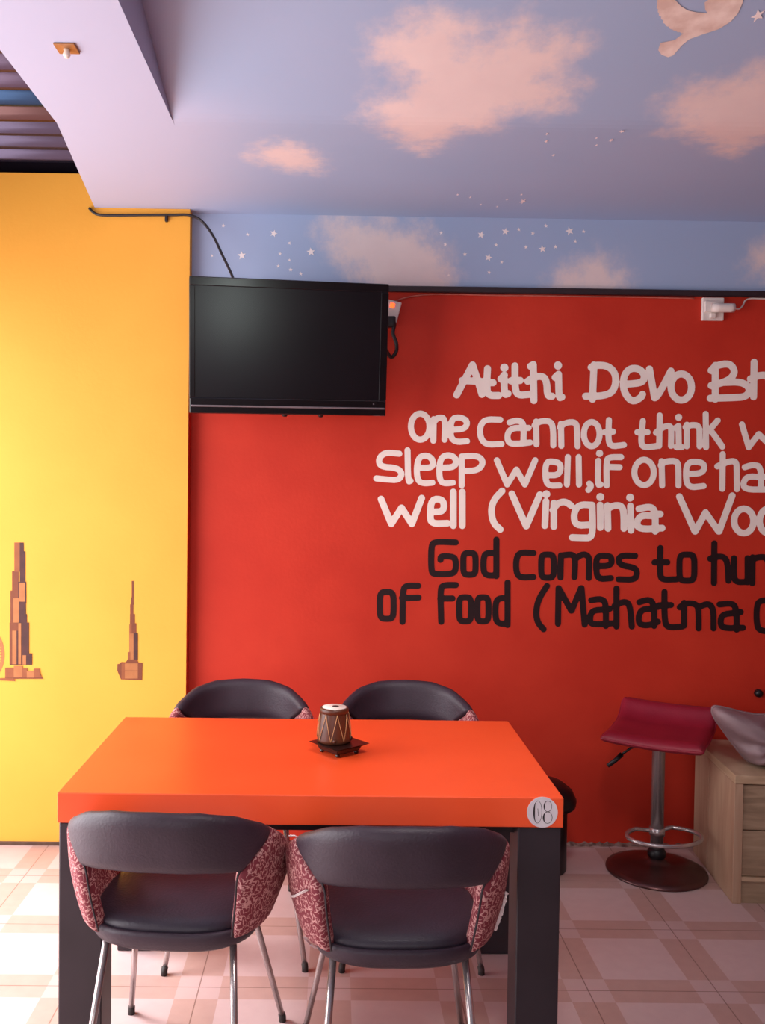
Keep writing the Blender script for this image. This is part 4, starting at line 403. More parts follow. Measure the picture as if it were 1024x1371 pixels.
def lathe(prof, seg=32, cx=0, cy=0):
    bm = bmesh.new(); add_lathe(bm, prof, seg, cx, cy); return bm

def spline(pts, n=8):
    P = [Vector(p) for p in pts]
    if len(P) < 3:
        return P
    out = []
    for i in range(len(P) - 1):
        p0 = P[max(i - 1, 0)]; p1 = P[i]; p2 = P[i + 1]; p3 = P[min(i + 2, len(P) - 1)]
        for k in range(n):
            t = k / n
            out.append(0.5 * ((2 * p1) + (p2 - p0) * t + (2 * p0 - 5 * p1 + 4 * p2 - p3) * t * t + (3 * p1 - p0 - 3 * p2 + p3) * t ** 3))
    out.append(P[-1])
    return out

def add_tube(bm, pts, r, seg=10, closed=False, r2=None):
    P = [Vector(p) for p in pts]
    n = len(P)
    rings = []
    ref = None
    for i, p in enumerate(P):
        if closed:
            t = (P[(i + 1) % n] - P[i - 1]).normalized()
        else:
            t = (P[min(i + 1, n - 1)] - P[max(i - 1, 0)]).normalized()
        if ref is None:
            ref = Vector((0, 0, 1)) if abs(t.z) < 0.9 else Vector((1, 0, 0))
        a = (ref - t * ref.dot(t)).normalized()
        ref = a
        b = t.cross(a)
        rad = r if r2 is None else r + (r2 - r) * i / (n - 1)
        rings.append([bm.verts.new(p + a * rad * math.cos(2 * math.pi * k / seg) + b * rad * math.sin(2 * math.pi * k / seg)) for k in range(seg)])
    m = n if closed else n - 1
    for i in range(m):
        A = rings[i]; B = rings[(i + 1) % n]
        for k in range(seg):
            j = (k + 1) % seg
            bm.faces.new((A[k], A[j], B[j], B[k]))
    if not closed:
        bm.faces.new(rings[0][::-1]); bm.faces.new(rings[-1])

def tube(pts, r, **k):
    bm = bmesh.new(); add_tube(bm, pts, r, **k); return bm

def padded(mid, nu, nv, half, ew_u=0.2, ew_v=0.2, power=0.5, two_tone=False):
    """closed upholstered panel around the mid-surface mid(u, v), u and v in 0..1, with rounded edges"""
    bm = bmesh.new()
    F = {}; B = {}
    e = 1e-3
    def pr(d, w):
        d = min(d / w, 1.0)
        return max(0.0, 1 - (1 - d) ** 2) ** power
    us = [0.5 - 0.5 * math.cos(math.pi * i / nu) for i in range(nu + 1)]
    vs = [0.5 - 0.5 * math.cos(math.pi * j / nv) for j in range(nv + 1)]
    for i, u in enumerate(us):
        for j, v in enumerate(vs):
            p = mid(u, v)
            du = mid(min(u + e, 1), v) - mid(max(u - e, 0), v)
            dv = mid(u, min(v + e, 1)) - mid(u, max(v - e, 0))
            nrm = du.cross(dv)
            nrm = nrm.normalized() if nrm.length > 1e-12 else Vector((0, 0, 1))
            edge = i in (0, nu) or j in (0, nv)
            if edge:
                F[i, j] = B[i, j] = bm.verts.new(p)
            else:
                h = half * min(pr(min(u, 1 - u), ew_u), pr(min(v, 1 - v), ew_v))
                F[i, j] = bm.verts.new(p + nrm * h)
                B[i, j] = bm.verts.new(p - nrm * h)
    for i in range(nu):
        for j in range(nv):
            fo = bm.faces.new((F[i, j], F[i + 1, j], F[i + 1, j + 1], F[i, j + 1]))
            if two_tone and i not in (0, nu - 1) and F[i, j].co.xy.length < B[i, j].co.xy.length:
                fo.material_index = 1
            q = (B[i, j], B[i, j + 1], B[i + 1, j + 1], B[i + 1, j])
            if set(q) != {F[i, j], F[i + 1, j], F[i + 1, j + 1], F[i, j + 1]}:
                fo = bm.faces.new(q)
                if two_tone and i not in (0, nu - 1) and B[i, j].co.xy.length < F[i, j].co.xy.length:
                    fo.material_index = 1
    return bm

def poly_dist(pts, x, y):
    """signed distance to a polygon outline, positive inside"""
    ins = False; best = 1e9
    n = len(pts)
    for i in range(n):
        x1, y1 = pts[i]; x2, y2 = pts[(i + 1) % n]
        if (y1 > y) != (y2 > y) and x < (x2 - x1) * (y - y1) / (y2 - y1) + x1:
            ins = not ins
        dx, dy = x2 - x1, y2 - y1
        t = max(0, min(1, ((x - x1) * dx + (y - y1) * dy) / (dx * dx + dy * dy + 1e-12)))
        d = math.hypot(x - x1 - t * dx, y - y1 - t * dy)
        best = min(best, d)
    return best if ins else -best

def cloud_field(polys, x, y):
    return max(poly_dist(p, x, y) for p in polys)

def sky_attributes(o, fn):
    me = o.data
    a = me.attributes.new('cloud', 'FLOAT', 'POINT')
    w = me.attributes.new('whiteness', 'FLOAT', 'POINT')
    for i, v in enumerate(me.vertices):
        c, q = fn(v.co)
        a.data[i].value = c; w.data[i].value = q

def smooth01(t):
    t = max(0.0, min(1.0, t))
    return t * t * (3 - 2 * t)

# ------------------------------------------------------------ setting
WALL_Y = 4.02      # red wall
YEL_Y = 3.96       # yellow wall stands a little proud
H = 2.694          # underside of the beam
XE = -0.625        # edge between the yellow and the red wall
XR = 3.3           # right wall
YF = -2.6          # wall behind the viewer
HC = 3.12          # high ceiling

bm = bmesh.new()
add_box(bm, -3.2, XR + 0.1, YF - 0.1, WALL_Y + 0.12, -0.06, 0.0)
struct(obj('floor', bm, 'floor'))

# back wall: red below, painted sky above
bm = bmesh.new()
add_box(bm, XE - 0.05, XR + 0.1, WALL_Y, WALL_Y + 0.12, 0.0, 2.38)
wall_back = struct(obj('wall_back', bm, 'red_wall'))
bm = bmesh.new()
nx, nz = 190, 20
x0, x1, z0, z1 = XE - 0.05, XR + 0.1, 2.38, H + 0.02
g = [[bm.verts.new((x0 + (x1 - x0) * i / nx, WALL_Y, z0 + (z1 - z0) * j / nz)) for j in range(nz + 1)] for i in range(nx + 1)]
for i in range(nx):
    for j in range(nz):
        bm.faces.new((g[i][j], g[i + 1][j], g[i + 1][j + 1], g[i][j + 1]))
add_poly(bm, [(x0, WALL_Y + 0.12, z0), (x1, WALL_Y + 0.12, z0), (x1, WALL_Y + 0.12, z1), (x0, WALL_Y + 0.12, z1)])
band = obj('sky_band', bm, 'sky', wall_back)
band['label'] = 'blue painted sky band with clouds above the red wall'
sky_attributes(band, lambda co: (cloud_field(WALL_CLOUDS, co.x, co.z) if co.y < WALL_Y + 0.05 else -1, 0.25 * smooth01((0.1 - co.x) / 0.8)))

# yellow wall
bm = bmesh.new()
add_box(bm, -2.1, XE, YEL_Y, WALL_Y + 0.12, 0.0, 2.835)
wall_left = struct(obj('wall_left', bm, 'yellow_wall'))
# red-painted return where the yellow wall steps back
bm = bmesh.new()
add_box(bm, XE, XE + 0.002, YEL_Y + 0.004, WALL_Y, 0.0, 2.38)
ret = obj('wall_return', bm, 'red_wall', wall_left)
ret['label'] = 'red painted return edge'

bm = bmesh.new(); add_box(bm, XR, XR + 0.1, YF - 0.1, WALL_Y + 0.12, 0, 3.2)
struct(obj('wall_right', bm, 'right_wall'))
# shop front behind the viewer: piers and lintel around a wide opening
bm = bmesh.new()
add_box(bm, -2.2, -1.9, YF - 0.1, YF, 0, 3.2)
add_box(bm, 1.32, XR + 0.1, YF - 0.1, YF, 0, 3.2)
add_box(bm, 0.2, 0.92, YF - 0.1, YF, 0, 3.2)
add_box(bm, 0.92, 1.32, YF - 0.1, YF, 0, 1.3)
add_box(bm, 0.92, 1.32, YF - 0.1, YF, 2.5, 3.2)
add_box(bm, -1.9, 0.2, YF - 0.1, YF, 2.4, 3.2)
add_box(bm, -1.9, 0.2, YF - 0.1, YF, 0.0, 0.35)
struct(obj('wall_front', bm, 'plain_wall'))
# open street side: only a pier and a lintel
bm = bmesh.new()
add_box(bm, -2.2, -2.1, YF - 0.1, 0.9, 0, 3.2)
add_box(bm, -2.2, -2.1, 0.9, WALL_Y + 0.12, 2.45, 3.4)
struct(obj('wall_street', bm, 'plain_wall'))

# ceiling: beam, flat strip along the back wall, cove rising to the room, all one plastered and painted surface
BL, BR, BY = -0.905, -0.53, 3.03
SL = 0.29
def ceil_z(y):
    d = BY - y
    if d <= 0:
        return H
    k = 0.10
    z = SL * (d - k / 2) if d > k else SL * d * d / (2 * k)
    return min(H + z, HC + 0.02)
bm = bmesh.new()
cache = {}
def V(x, y, z):
    k = (round(x, 5), round(y, 5), round(z, 5))
    if k not in cache:
        cache[k] = bm.verts.new((x, y, z))
    return cache[k]
def quad(a, b, c, d):
    ids = []
    for p in (a, b, c, d):
        v = V(*p)
        if v not in ids:
            ids.append(v)
    if len(ids) > 2:
        bm.faces.new(ids)
stp = 0.025
xs = [BR + i * stp for i in range(int((2.6 - BR) / stp) + 1)] + [3.0, XR + 0.05]
ys = [WALL_Y + 0.02 - i * (WALL_Y + 0.02 - BY) / 40 for i in range(41)] + [BY - i * stp for i in range(1, 33)] + [2.0, 1.75, BY - (HC - H) / SL - 0.05, 0.8, 0.0, -1.2, YF]
for yi in range(len(ys) - 1):
    for xi in range(len(xs) - 1):
        ya, yb, xa, xb = ys[yi], ys[yi + 1], xs[xi], xs[xi + 1]
        quad((xa, ya, ceil_z(ya)), (xb, ya, ceil_z(ya)), (xb, yb, ceil_z(yb)), (xa, yb, ceil_z(yb)))
def left_edge(y):
    return BL - max(0.0, (y - BY)) / (4.03 - BY) * 0.127
for yi in range(len(ys) - 1):
    ya, yb = ys[yi], ys[yi + 1]
    n = 14
    for k in range(n):
        fa = lambda y, k: left_edge(y) + (BR - left_edge(y)) * k / n
        quad((fa(ya, k), ya, H), (fa(ya, k + 1), ya, H), (fa(yb, k + 1), yb, H), (fa(yb, k), yb, H))
    quad((left_edge(ya), ya, H), (left_edge(yb), yb, H), (left_edge(yb), yb, 3.25), (left_edge(ya), ya, 3.25))
    if ya <= BY + 1e-6:
        quad((BR, ya, H), (BR, yb, H), (BR, yb, ceil_z(yb)), (BR, ya, ceil_z(ya)))
ceiling = struct(obj('ceiling', bm, 'sky'))
def ceil_attr(co):
    c = cloud_field(CEILING_CLOUDS, co.x, co.y) if (co.x > BR - 0.05 and 2.2 < co.y) else -1
    w = 1.0 - smooth01((co.x + 0.62 + 0.10 * (co.y - 3.0)) / 0.55)
    if co.x > BR - 0.001 and co.z > H + 0.0005:
        w *= 0.1 + 0.9 * smooth01(1 - (co.z - H) / 0.05)  # less white up the cove: shade beside the beam put into the colour
    if co.x <= BR + 0.001 and co.z > H + 0.001:
        w = 0.1  # side face of the beam, its corner shade also painted in as bluer
    return c, w
sky_attributes(ceiling, ceil_attr)

# corrugated roof over the street side
bm = bmesh.new()
prev = None
N = 530
for i in range(N + 1):
    y = WALL_Y + 0.1 - i * 0.0125
    z = 2.90 + 0.11 * (4.02 - y) + 0.026 * math.cos((4.02 - y) / 0.115 * 2 * math.pi)
    row = [bm.verts.new((x, y, z)) for x in (-2.2, -0.86)]
    rowt = [bm.verts.new((x, y, z + 0.012)) for x in (-2.2, -0.86)]
    if prev:
        bm.faces.new((prev[0][0], prev[0][1], row[1], row[0]))
        bm.faces.new((prev[1][0], prev[1][1], rowt[1], rowt[0]))
    prev = (row, rowt)
struct(obj('corrugated_roof', bm, 'roof', smooth=True))
# upper closure above beam and yellow wall so no light leaks in
bm = bmesh.new(); add_box(bm, -2.2, -0.86, WALL_Y + 0.10, WALL_Y + 0.2, 2.8, 3.6)
struct(obj('wall_upper', bm, 'plain_wall'))
bm = bmesh.new(); add_box(bm, -0.95, XR + 0.1, YF - 0.1, WALL_Y + 0.12, 3.25, 3.3)
struct(obj('ceiling_slab', bm, 'plain_wall'))

# skirting lines
bm = bmesh.new(); add_box(bm, -2.1, XE, YEL_Y - 0.006, YEL_Y, 0.0, 0.016, bev=0.002, seg=1)
struct(obj('baseboard_left', bm, 'skirt_dark'))
bm = bmesh.new()
prev = None
for i in range(241):
    x = XE + 0.01 + (XR - XE - 0.01) * i / 240
    h = 0.005 + 0.012 * random.random(); d = 0.008 + 0.014 * random.random()
    a = bm.verts.new((x, WALL_Y, h)); b = bm.verts.new((x, WALL_Y - d * 0.5, h * 0.7)); c = bm.verts.new((x, WALL_Y - d, 0.0005))
    if prev:
        bm.faces.new((prev[0], a, b, prev[1])); bm.faces.new((prev[1], b, c, prev[2]))
    prev = (a, b, c)
struct(obj('baseboard_back', bm, 'plaster'))

# dark conduit along the top of the red wall
bm = bmesh.new(); add_box(bm, XE + 0.01, XR, WALL_Y - 0.022, WALL_Y, 2.372, 2.397, bev=0.003, seg=1)
struct(obj('trim_1', bm, 'duct'))

# ------------------------------------------------------------ painted writing, stars, murals
def add_strokes(bm, strokes, y, cell=0.0035):
    """brush strokes [(points, radius)] merged into one clean painted shape on a wall (marching squares)"""
    F = {}
    def put(i, j, d):
        if d < F.get((i, j), 1e9):
            F[i, j] = d
    for pts, r in strokes:
        segs = list(zip(pts, pts[1:])) if len(pts) > 1 else [(pts[0], pts[0])]
        m = r + 3 * cell
        for (ax, az), (bx, bz) in segs:
            i0, i1 = math.floor((min(ax, bx) - m) / cell), math.ceil((max(ax, bx) + m) / cell)
            j0, j1 = math.floor((min(az, bz) - m) / cell), math.ceil((max(az, bz) + m) / cell)
            dx, dz = bx - ax, bz - az
            L2 = dx * dx + dz * dz + 1e-14
            for i in range(i0, i1 + 1):
                for j in range(j0, j1 + 1):
                    px, pz = i * cell - ax, j * cell - az
                    q = max(0.0, min(1.0, (px * dx + pz * dz) / L2))
                    put(i, j, math.hypot(px - q * dx, pz - q * dz) - r)
    cache = {}
    def vert(key, x, z):
        if key not in cache:
            cache[key] = bm.verts.new((x, y, z))
        return cache[key]
    for (i, j) in list(F):
        c = [(i, j), (i + 1, j), (i + 1, j + 1), (i, j + 1)]
        d = [F.get(k, cell * 3) for k in c]
        if min(d) >= 0:
            continue
        poly = []
        for k in range(4):
            p, q = c[k], c[(k + 1) % 4]
            dp, dq = d[k], d[(k + 1) % 4]
            if dp < 0:
                poly.append(vert(p, p[0] * cell, p[1] * cell))
            if (dp < 0) != (dq < 0):
                f = dp / (dp - dq)
                key = (p, q) if p < q else (q, p)
                poly.append(vert(key, (p[0] + (q[0] - p[0]) * f) * cell, (p[1] + (q[1] - p[1]) * f) * cell))
        if len(set(poly)) > 2 and len(set(poly)) == len(poly):
            bm.faces.new(poly)

def flip_to_viewer(bm):
    for f in bm.faces:
        f.normal_update()
        if f.normal.y > 0:
            f.normal_flip()

def paint(name, bm, mat, parent, label):
    me = bpy.data.meshes.new(name)
    flip_to_viewer(bm)
    bm.to_mesh(me); bm.free()
    me.materials.append(MAT[mat])
    o = bpy.data.objects.new(name, me); COL.objects.link(o)
    o.parent = parent
    if label:
        o['label'] = label
    return o

WORDS = {'a': 'white painted writing, Atithi Devo Bh', 'b': 'white painted writing, One cannot think w', 'c': 'white painted writing, sleep well, if one ha',
         'd': 'white painted writing, lowest white line starting with well', 'e': 'black painted writing, God comes to hun', 'f': 'black painted writing, of Food, lowest line'}
for k, (r, strokes) in WRITING.items():
    bm = bmesh.new()
    add_strokes(bm, [(st, r * 1.25 if len(st) == 1 else r * 1.06) for st in strokes], WALL_Y - 0.0012)
    paint('painted_writing', bm, 'white_paint' if k in 'abcd' else 'black_paint', wall_back, WORDS[k])

def star_pts(r, rot, n=5):
    return [((r if i % 2 == 0 else r * 0.42) * math.cos(rot + math.pi * i / n), (r if i % 2 == 0 else r * 0.42) * math.sin(rot + math.pi * i / n)) for i in range(2 * n)]
def add_star(bm, f, r, rot):
    pts = star_pts(r, rot)
    c = bm.verts.new(f(0, 0)); vs = [bm.verts.new(f(*p)) for p in pts]
    for i in range(len(vs)):
        bm.faces.new((c, vs[i], vs[(i + 1) % len(vs)]))
for x, z, r in WALL_STARS:
    bm = bmesh.new()
    add_star(bm, lambda a, b: (x + a, WALL_Y - 0.0012, z + b), r * 1.5, 1.57 + random.uniform(-.3, .3))
    paint('painted_star', bm, 'star_paint', wall_back, None)
for x, y, r in CEILING_STARS:
    bm = bmesh.new()
    add_star(bm, lambda a, b: (x + a, y + (2.6 if y > BY else 1.4) * b, ceil_z(y + (2.6 if y > BY else 1.4) * b) - 0.002), r * 1.25, 1.57 + random.uniform(-.3, .3))
    paint('painted_star', bm, 'star_paint', ceiling, None)
bm = bmesh.new()
vs = [bm.verts.new((x, y, 0)) for x, y in DOVE]
fc = bm.faces.new(vs)
bmesh.ops.triangulate(bm, faces=[fc])
bmesh.ops.subdivide_edges(bm, edges=bm.edges, cuts=2, use_grid_fill=True)
for v in bm.verts:
    v.co.z = ceil_z(v.co.y) - 0.0015
d = paint('painted_dove', bm, 'dove_paint', ceiling, 'white painted dove among the clouds')

def mural(name, parts, parent, label, y):
    root = None
    layers = {}
    me_mats = ['mural_d', 'mural_m', 'mural_b', 'mural_l']
    me = bpy.data.meshes.new(name)
    bm = bmesh.new()
    for n, (k, pts) in enumerate(parts):
        yy = y - 0.0008 - 0.00012 * n
        vs = [bm.verts.new((a, yy, b)) for a, b in pts]
        f = bm.faces.new(vs); f.material_index = 'dmbl'.index(k)
    flip_to_viewer(bm)
    bm.to_mesh(me); bm.free()
    for k in me_mats:
        me.materials.append(MAT[k])
    o = bpy.data.objects.new(name, me); COL.objects.link(o); o.parent = parent; o['label'] = label
    return o
mural('painted_tower', TOWER_A, wall_left, 'tall brown stepped tower painted on the yellow wall', YEL_Y)
mural('painted_tower', TOWER_B, wall_left, 'slim brown spire on a block painted on the yellow wall', YEL_Y)
bm = bmesh.new()
add_strokes(bm, [(pts, 0.0045 if n == 0 else 0.002) for n, pts in enumerate(WHEEL)], YEL_Y - 0.0008, 0.0025)
paint('painted_wheel', bm, 'mural_l', wall_left, 'edge of a brown big wheel painted on the yellow wall')

# ------------------------------------------------------------ table
T0x, T1x, T0y, T1y, TZ, TB = -0.708, 0.60, 2.402, 3.184, 0.75, 0.672
t = thing('dining_table', 'orange-topped dining table with thick black square legs and a round 08 sticker', 'table', (0, 0, 0))
obj('tabletop', box(T0x, T1x, T0y, T1y, TB, TZ, bev=0.0025, seg=2), 'orange', t)
LW = 0.112
for lx in (T0x + 0.004, T1x - 0.004 - LW):
    for ly in (T0y + 0.004, T1y - 0.004 - LW):
        obj('leg', box(lx, lx + LW, ly, ly + LW, 0.0, TB, bev=0.003, seg=1), 'table_leg', t)
bm = bmesh.new()
add_box(bm, T0x + LW, T1x - LW, T0y + 0.06, T0y + 0.08, TB - 0.035, TB)
add_box(bm, T0x + LW, T1x - LW, T1y - 0.08, T1y - 0.06, TB - 0.035, TB)
add_box(bm, T0x + 0.06, T0x + 0.08, T0y + LW, T1y - LW, TB - 0.035, TB)
add_box(bm, T1x - 0.08, T1x - 0.06, T0y + LW, T1y - LW, TB - 0.035, TB)
obj('apron', bm, 'table_leg', t)
sx, sz, sr = 0.545, 0.7125, 0.040
bm = bmesh.new()
for yy in (T0y - 0.0012,):
    ring = [(sx + sr * math.cos(2 * math.pi * k / 40), sz + sr * math.sin(2 * math.pi * k / 40)) for k in range(40)]
    f1 = [bm.verts.new((a, yy, b)) for a, b in ring]; f2 = [bm.verts.new((a, T0y + 0.0005, b)) for a, b in ring]
    bm.faces.new(f1)
    for k in range(40):
        bm.faces.new((f1[k], f1[(k + 1) % 40], f2[(k + 1) % 40], f2[k]))
stick = obj('number_sticker', bm, 'paper', t); stick['label'] = 'round white paper sticker numbered 08'
bm = bmesh.new()
def loop(cx, cz, rx, rz, wmax, wmin, side=-1):
    """an italic oval whose stroke is heavy on one side"""
    n = 36; prev = None
    for k in range(n + 1):
        a = 2 * math.pi * k / n
        w = wmin + (wmax - wmin) * max(0, side * math.cos(a)) ** 2
        o_ = []
        for s in (0, 1):
            px = cx + (rx - (w if s else 0)) * math.cos(a); pz = cz + (rz - (wmin if s else 0)) * math.sin(a)
            o_.append(bm.verts.new((sx + px + 0.00 * pz, T0y - 0.0018, sz + pz)))
        if prev:
            bm.faces.new((prev[0], o_[0], o_[1], prev[1]))
        prev = o_
loop(-0.0125, 0.001, 0.0115, 0.0295, 0.0045, 0.0012)
loop(0.0135, 0.016, 0.0110, 0.0145, 0.0034, 0.0012)
loop(0.0135, -0.0135, 0.0125, 0.0155, 0.0046, 0.0012)
add_poly(bm, [(sx - 0.0122 - .0006, T0y - 0.0018, sz + 0.010), (sx - 0.0122 + .0006, T0y - 0.0018, sz + 0.010), (sx - 0.0105 + .0006, T0y - 0.0018, sz - 0.010), (sx - 0.0105 - .0006, T0y - 0.0018, sz - 0.010)])
num = paint('sticker_number', bm, 'ink', stick, None)

# ------------------------------------------------------------ tub chairs
def deg(a):
    return a * math.pi / 180
CA, CB = 0.252, 0.285
TOPZ = [(0, .812), (20, .808), (40, .790), (60, .752), (80, .698), (90, .660), (105, .600), (125, .545)]
def top_z(phi):
    a = abs(phi) * 180 / math.pi
    for (p, zp), (q, zq) in zip(TOPZ, TOPZ[1:]):
        if a <= q:
            return zp + (zq - zp) * (a - p) / (q - p)
    return TOPZ[-1][1]
def se(phi, a, b, e):
    """point of a squared-off oval, phi measured from the back of the chair"""
    sn, cs = math.sin(phi), math.cos(phi)
    return math.copysign(abs(sn) ** (2 / e), sn) * a, -math.copysign(abs(cs) ** (2 / e), cs) * b
def shell_pt(phi, v):
    tx, ty_ = se(phi, CA, CB, 2.35)
    bx, by = se(phi, 0.209, 0.200, 2.9)
    p = Vector((bx, by, 0.478)).lerp(Vector((tx, ty_, top_z(phi))), v)
    bulge = 0.012 * math.sin(math.pi * min(max(v, 0), 1))
    p.x += bulge * math.sin(phi); p.y -= bulge * math.cos(phi)
    return p
def edge_phi(v):
    return deg(41 + 24 * smooth01((v - 0.50) / 0.50))
def make_chair(label, group):
    root = thing('tub_chair', label, 'chair', group=group)
    # seat pan and cushion: superellipse rings
    def rings(prof, rx, ry, e=3.0, seg=56):
        bm = bmesh.new(); R = []
        for s, z in prof:
            if s == 0:
                R.append([bm.verts.new((0, 0.0, z))]); continue
            ring = []
            for k in range(seg):
                a = 2 * math.pi * k / seg
                c, sn = math.cos(a), math.sin(a)
                x = math.copysign(abs(c) ** (2 / e), c) * rx * s; y = math.copysign(abs(sn) ** (2 / e), sn) * ry * s
                ring.append(bm.verts.new((x, y, z)))
            R.append(ring)
        for A, B in zip(R, R[1:]):
            for k in range(seg):
                j = (k + 1) % seg
                if len(A) == 1: bm.faces.new((A[0], B[k], B[j]))
                elif len(B) == 1: bm.faces.new((A[k], A[j], B[0]))
                else: bm.faces.new((A[k], A[j], B[j], B[k]))
        return bm
    obj('seat_shell', rings([(0, .437), (.72, .437), (.86, .442), (.955, .455), (1.0, .472), (1.015, .488), (1.0, .497), (.95, .497), (.93, .485), (0, .485)], .214, .205), 'leather', root, smooth=True)
    obj('seat_cushion', rings([(0, .485), (.90, .485), (.955, .495), (.955, .505), (.91, .515), (.8, .522), (.5, .527), (0, .528)], .214, .205), 'seat_leather', root, smooth=True)
    # backrest band
    def band(u, v):
        vv = 0.565 + (1 - 0.565) * v
        dip = 0.05 * (1 - (2 * u - 1) ** 2) * (1 - v)
        lim = edge_phi(vv)
        return shell_pt((2 * u - 1) * lim, vv + dip * 0.0)
    obj('backrest', padded(band, 40, 14, 0.021, 0.022, 0.22), 'leather', root, smooth=True)
    for s in (-1, 1):
        def panel(u, v, s=s):
            a0 = edge_phi(v); a1 = deg(119 - 10 * v)
            return shell_pt(s * (a0 + (a1 - a0) * u), v)
        p = obj('side_panel', padded(panel, 22, 22, 0.0215, 0.07, 0.10), 'squiggle', root, smooth=True)
        p['label'] = 'dark red side panel with pale squiggles'
        obj('piping', tube([shell_pt(s * edge_phi(v), v) + Vector((s * 0.002, -0.016, 0)) for v in [0.03 + 0.94 * k / 20 for k in range(21)]], 0.0025, seg=6), 'piping', p, smooth=True)
    for sx_ in (-1, 1):
        for fr, top, foot in (('f', (0.150, 0.125, 0.445), (0.222, 0.315, 0.0)), ('r', (0.155, -0.135, 0.445), (0.190, -0.275, 0.0))):
            a = Vector((sx_ * top[0], top[1], top[2])); b = Vector((sx_ * foot[0], foot[1], 0.012))
            lg = obj('leg', tube([a, a.lerp(b, 0.5), b], 0.0090, seg=14, r2=0.0082), 'chrome', root, smooth=True)
            c = a.lerp(b, 0.972)
            bm = bmesh.new(); add_tube(bm, [c, b, Vector((sx_ * foot[0], foot[1], 0.0))], 0.0105, seg=12)
            obj('foot_cap', bm, 'rubber', lg, smooth=True)
    return root

def copy_tree(o, parent=None):
    c = o.copy(); COL.objects.link(c)
    if parent is not None:
        c.parent = parent
    for ch in [x for x in bpy.data.objects if x.parent == o]:
        copy_tree(ch, c)
    return c

CG = 'tub chairs around the orange table'
first = make_chair('grey tub chair with red squiggle sides, left one with its back to the viewer', CG)
first.location = (-0.378, 2.375, 0); first.rotation_euler.z = deg(-4)
spots = [((0.160, 2.305, 0), deg(1.0), 'grey tub chair with frayed white lining, in front of the table beside the numbered leg'),
         ((-0.322, 3.25, 0), deg(180 + 4), 'grey tub chair behind the table, at the left near the yellow wall'),
         ((0.266, 3.26, 0), deg(180 - 1), 'grey tub chair behind the table, just right of the little drum')]
chairs = [first]
for loc, rz, lab in spots:
    c = copy_tree(first)
    c.location = loc; c.rotation_euler.z = rz; c['label'] = lab
    chairs.append(c)
# frayed lining on the right-hand near chair
def fray(parent, pts, w):
    bm = bmesh.new(); prev = None
    P = spline(pts, 6)
    for i, p in enumerate(P):
        ww = w * (0.5 + random.random())
        a = bm.verts.new(p + Vector((-ww / 2, -0.003 * random.random(), 0.003 * random.random()))); b = bm.verts.new(p + Vector((ww / 2, -0.004 * random.random(), 0)))
        a2 = bm.verts.new(a.co + Vector((0, 0.004, 0))); b2 = bm.verts.new(b.co + Vector((0, 0.004, 0)))
        if prev:
            bm.faces.new((prev[0], a, b, prev[1])); bm.faces.new((prev[2], a2, b2, prev[3])); bm.faces.new((prev[0], a, a2, prev[2])); bm.faces.new((prev[1], b, b2, prev[3]))
        prev = (a, b, a2, b2)
    o = obj('torn_lining', bm, 'lining', parent); o['label'] = 'frayed white lining'
def out(phi, v, d=0.026):
    p = shell_pt(phi, v); return p + Vector((math.sin(phi), -math.cos(phi), 0)) * d
fray(chairs[1], [out(deg(72), v) for v in (0.46, 0.38, 0.28, 0.18, 0.06)], 0.008)
fray(chairs[1], [out(deg(a), v) for a, v in ((-74, 0.40), (-66, 0.44), (-58, 0.48), (-50, 0.53))], 0.007)
fray(chairs[1], [out(deg(a), v) for a, v in ((-50, 0.02), (-58, 0.02), (-66, 0.03))], 0.007)
fray(chairs[1], [out(deg(a), v, 0.012) for a, v in ((-66, 0.99), (-72, 1.02), (-78, 1.03))], 0.006)

# ------------------------------------------------------------ little drum on its stand
t = thing('drum_stand', 'dark lacquered square stand on the orange table, carrying the little drum', 'stand', (0.020, 2.79, TZ), deg(40))
def hex_prism(s0, s1, z0, z1):
    bm = bmesh.new()
    a = [bm.verts.new((x * s0, y * s0, z0)) for x, y in ((-1, -1), (1, -1), (1, 1), (-1, 1))]
    b = [bm.verts.new((x * s1, y * s1, z1)) for x, y in ((-1, -1), (1, -1), (1, 1), (-1, 1))]
    bm.faces.new(a); bm.faces.new(b)
    for k in range(4):
        bm.faces.new((a[k], a[(k + 1) % 4], b[(k + 1) % 4], b[k]))
    bmesh.ops.bevel(bm, geom=list(bm.edges), offset=0.0015, segments=2, affect='EDGES')
    return bm
obj('stand_base', hex_prism(0.042, 0.048, 0.008, 0.022), 'lacquer', t)
obj('stand_top', hex_prism(0.050, 0.066, 0.022, 0.031), 'lacquer', t)
for x in (-1, 1):
    for y in (-1, 1):
        bm = lathe([(0, 0), (.005, 0), (.008, .004), (.006, .008), (.004, .010), (0, .010)], 12, x * 0.036, y * 0.036)
        obj('foot', bm, 'lacquer', t, smooth=True)
t = thing('toy_drum', 'small brown laced drum with white skin on the orange table', 'drum', (0.004, 2.80, TZ + 0.031), deg(12))
DH = 0.104
def drum_r(z):
    f = z / DH
    return 0.0565 - 0.0130 * f + 0.002 * math.sin(math.pi * f)
obj('drum_body', lathe([(0, 0), (0.050, 0)] + [(drum_r(DH * k / 12), 0.003 + (DH - 0.010) * k / 12) for k in range(13)] + [(0, DH - 0.006)], 40), 'drum_wood', t, smooth=True)
obj('drum_rim', lathe([(0.0425, DH - 0.018), (0.0475, DH - 0.016), (0.0480, DH - 0.006), (0.0455, DH - 0.001), (0.041, DH), (0.040, DH - 0.006), (0.0425, DH - 0.018)], 40), 'drum_wood', t, smooth=True)
obj('drum_skin', lathe([(0, DH - 0.004), (0.0405, DH - 0.004), (0.0415, DH - 0.001), (0.040, DH + 0.0006), (0, DH + 0.001)], 40), 'drum_skin', t, smooth=True)
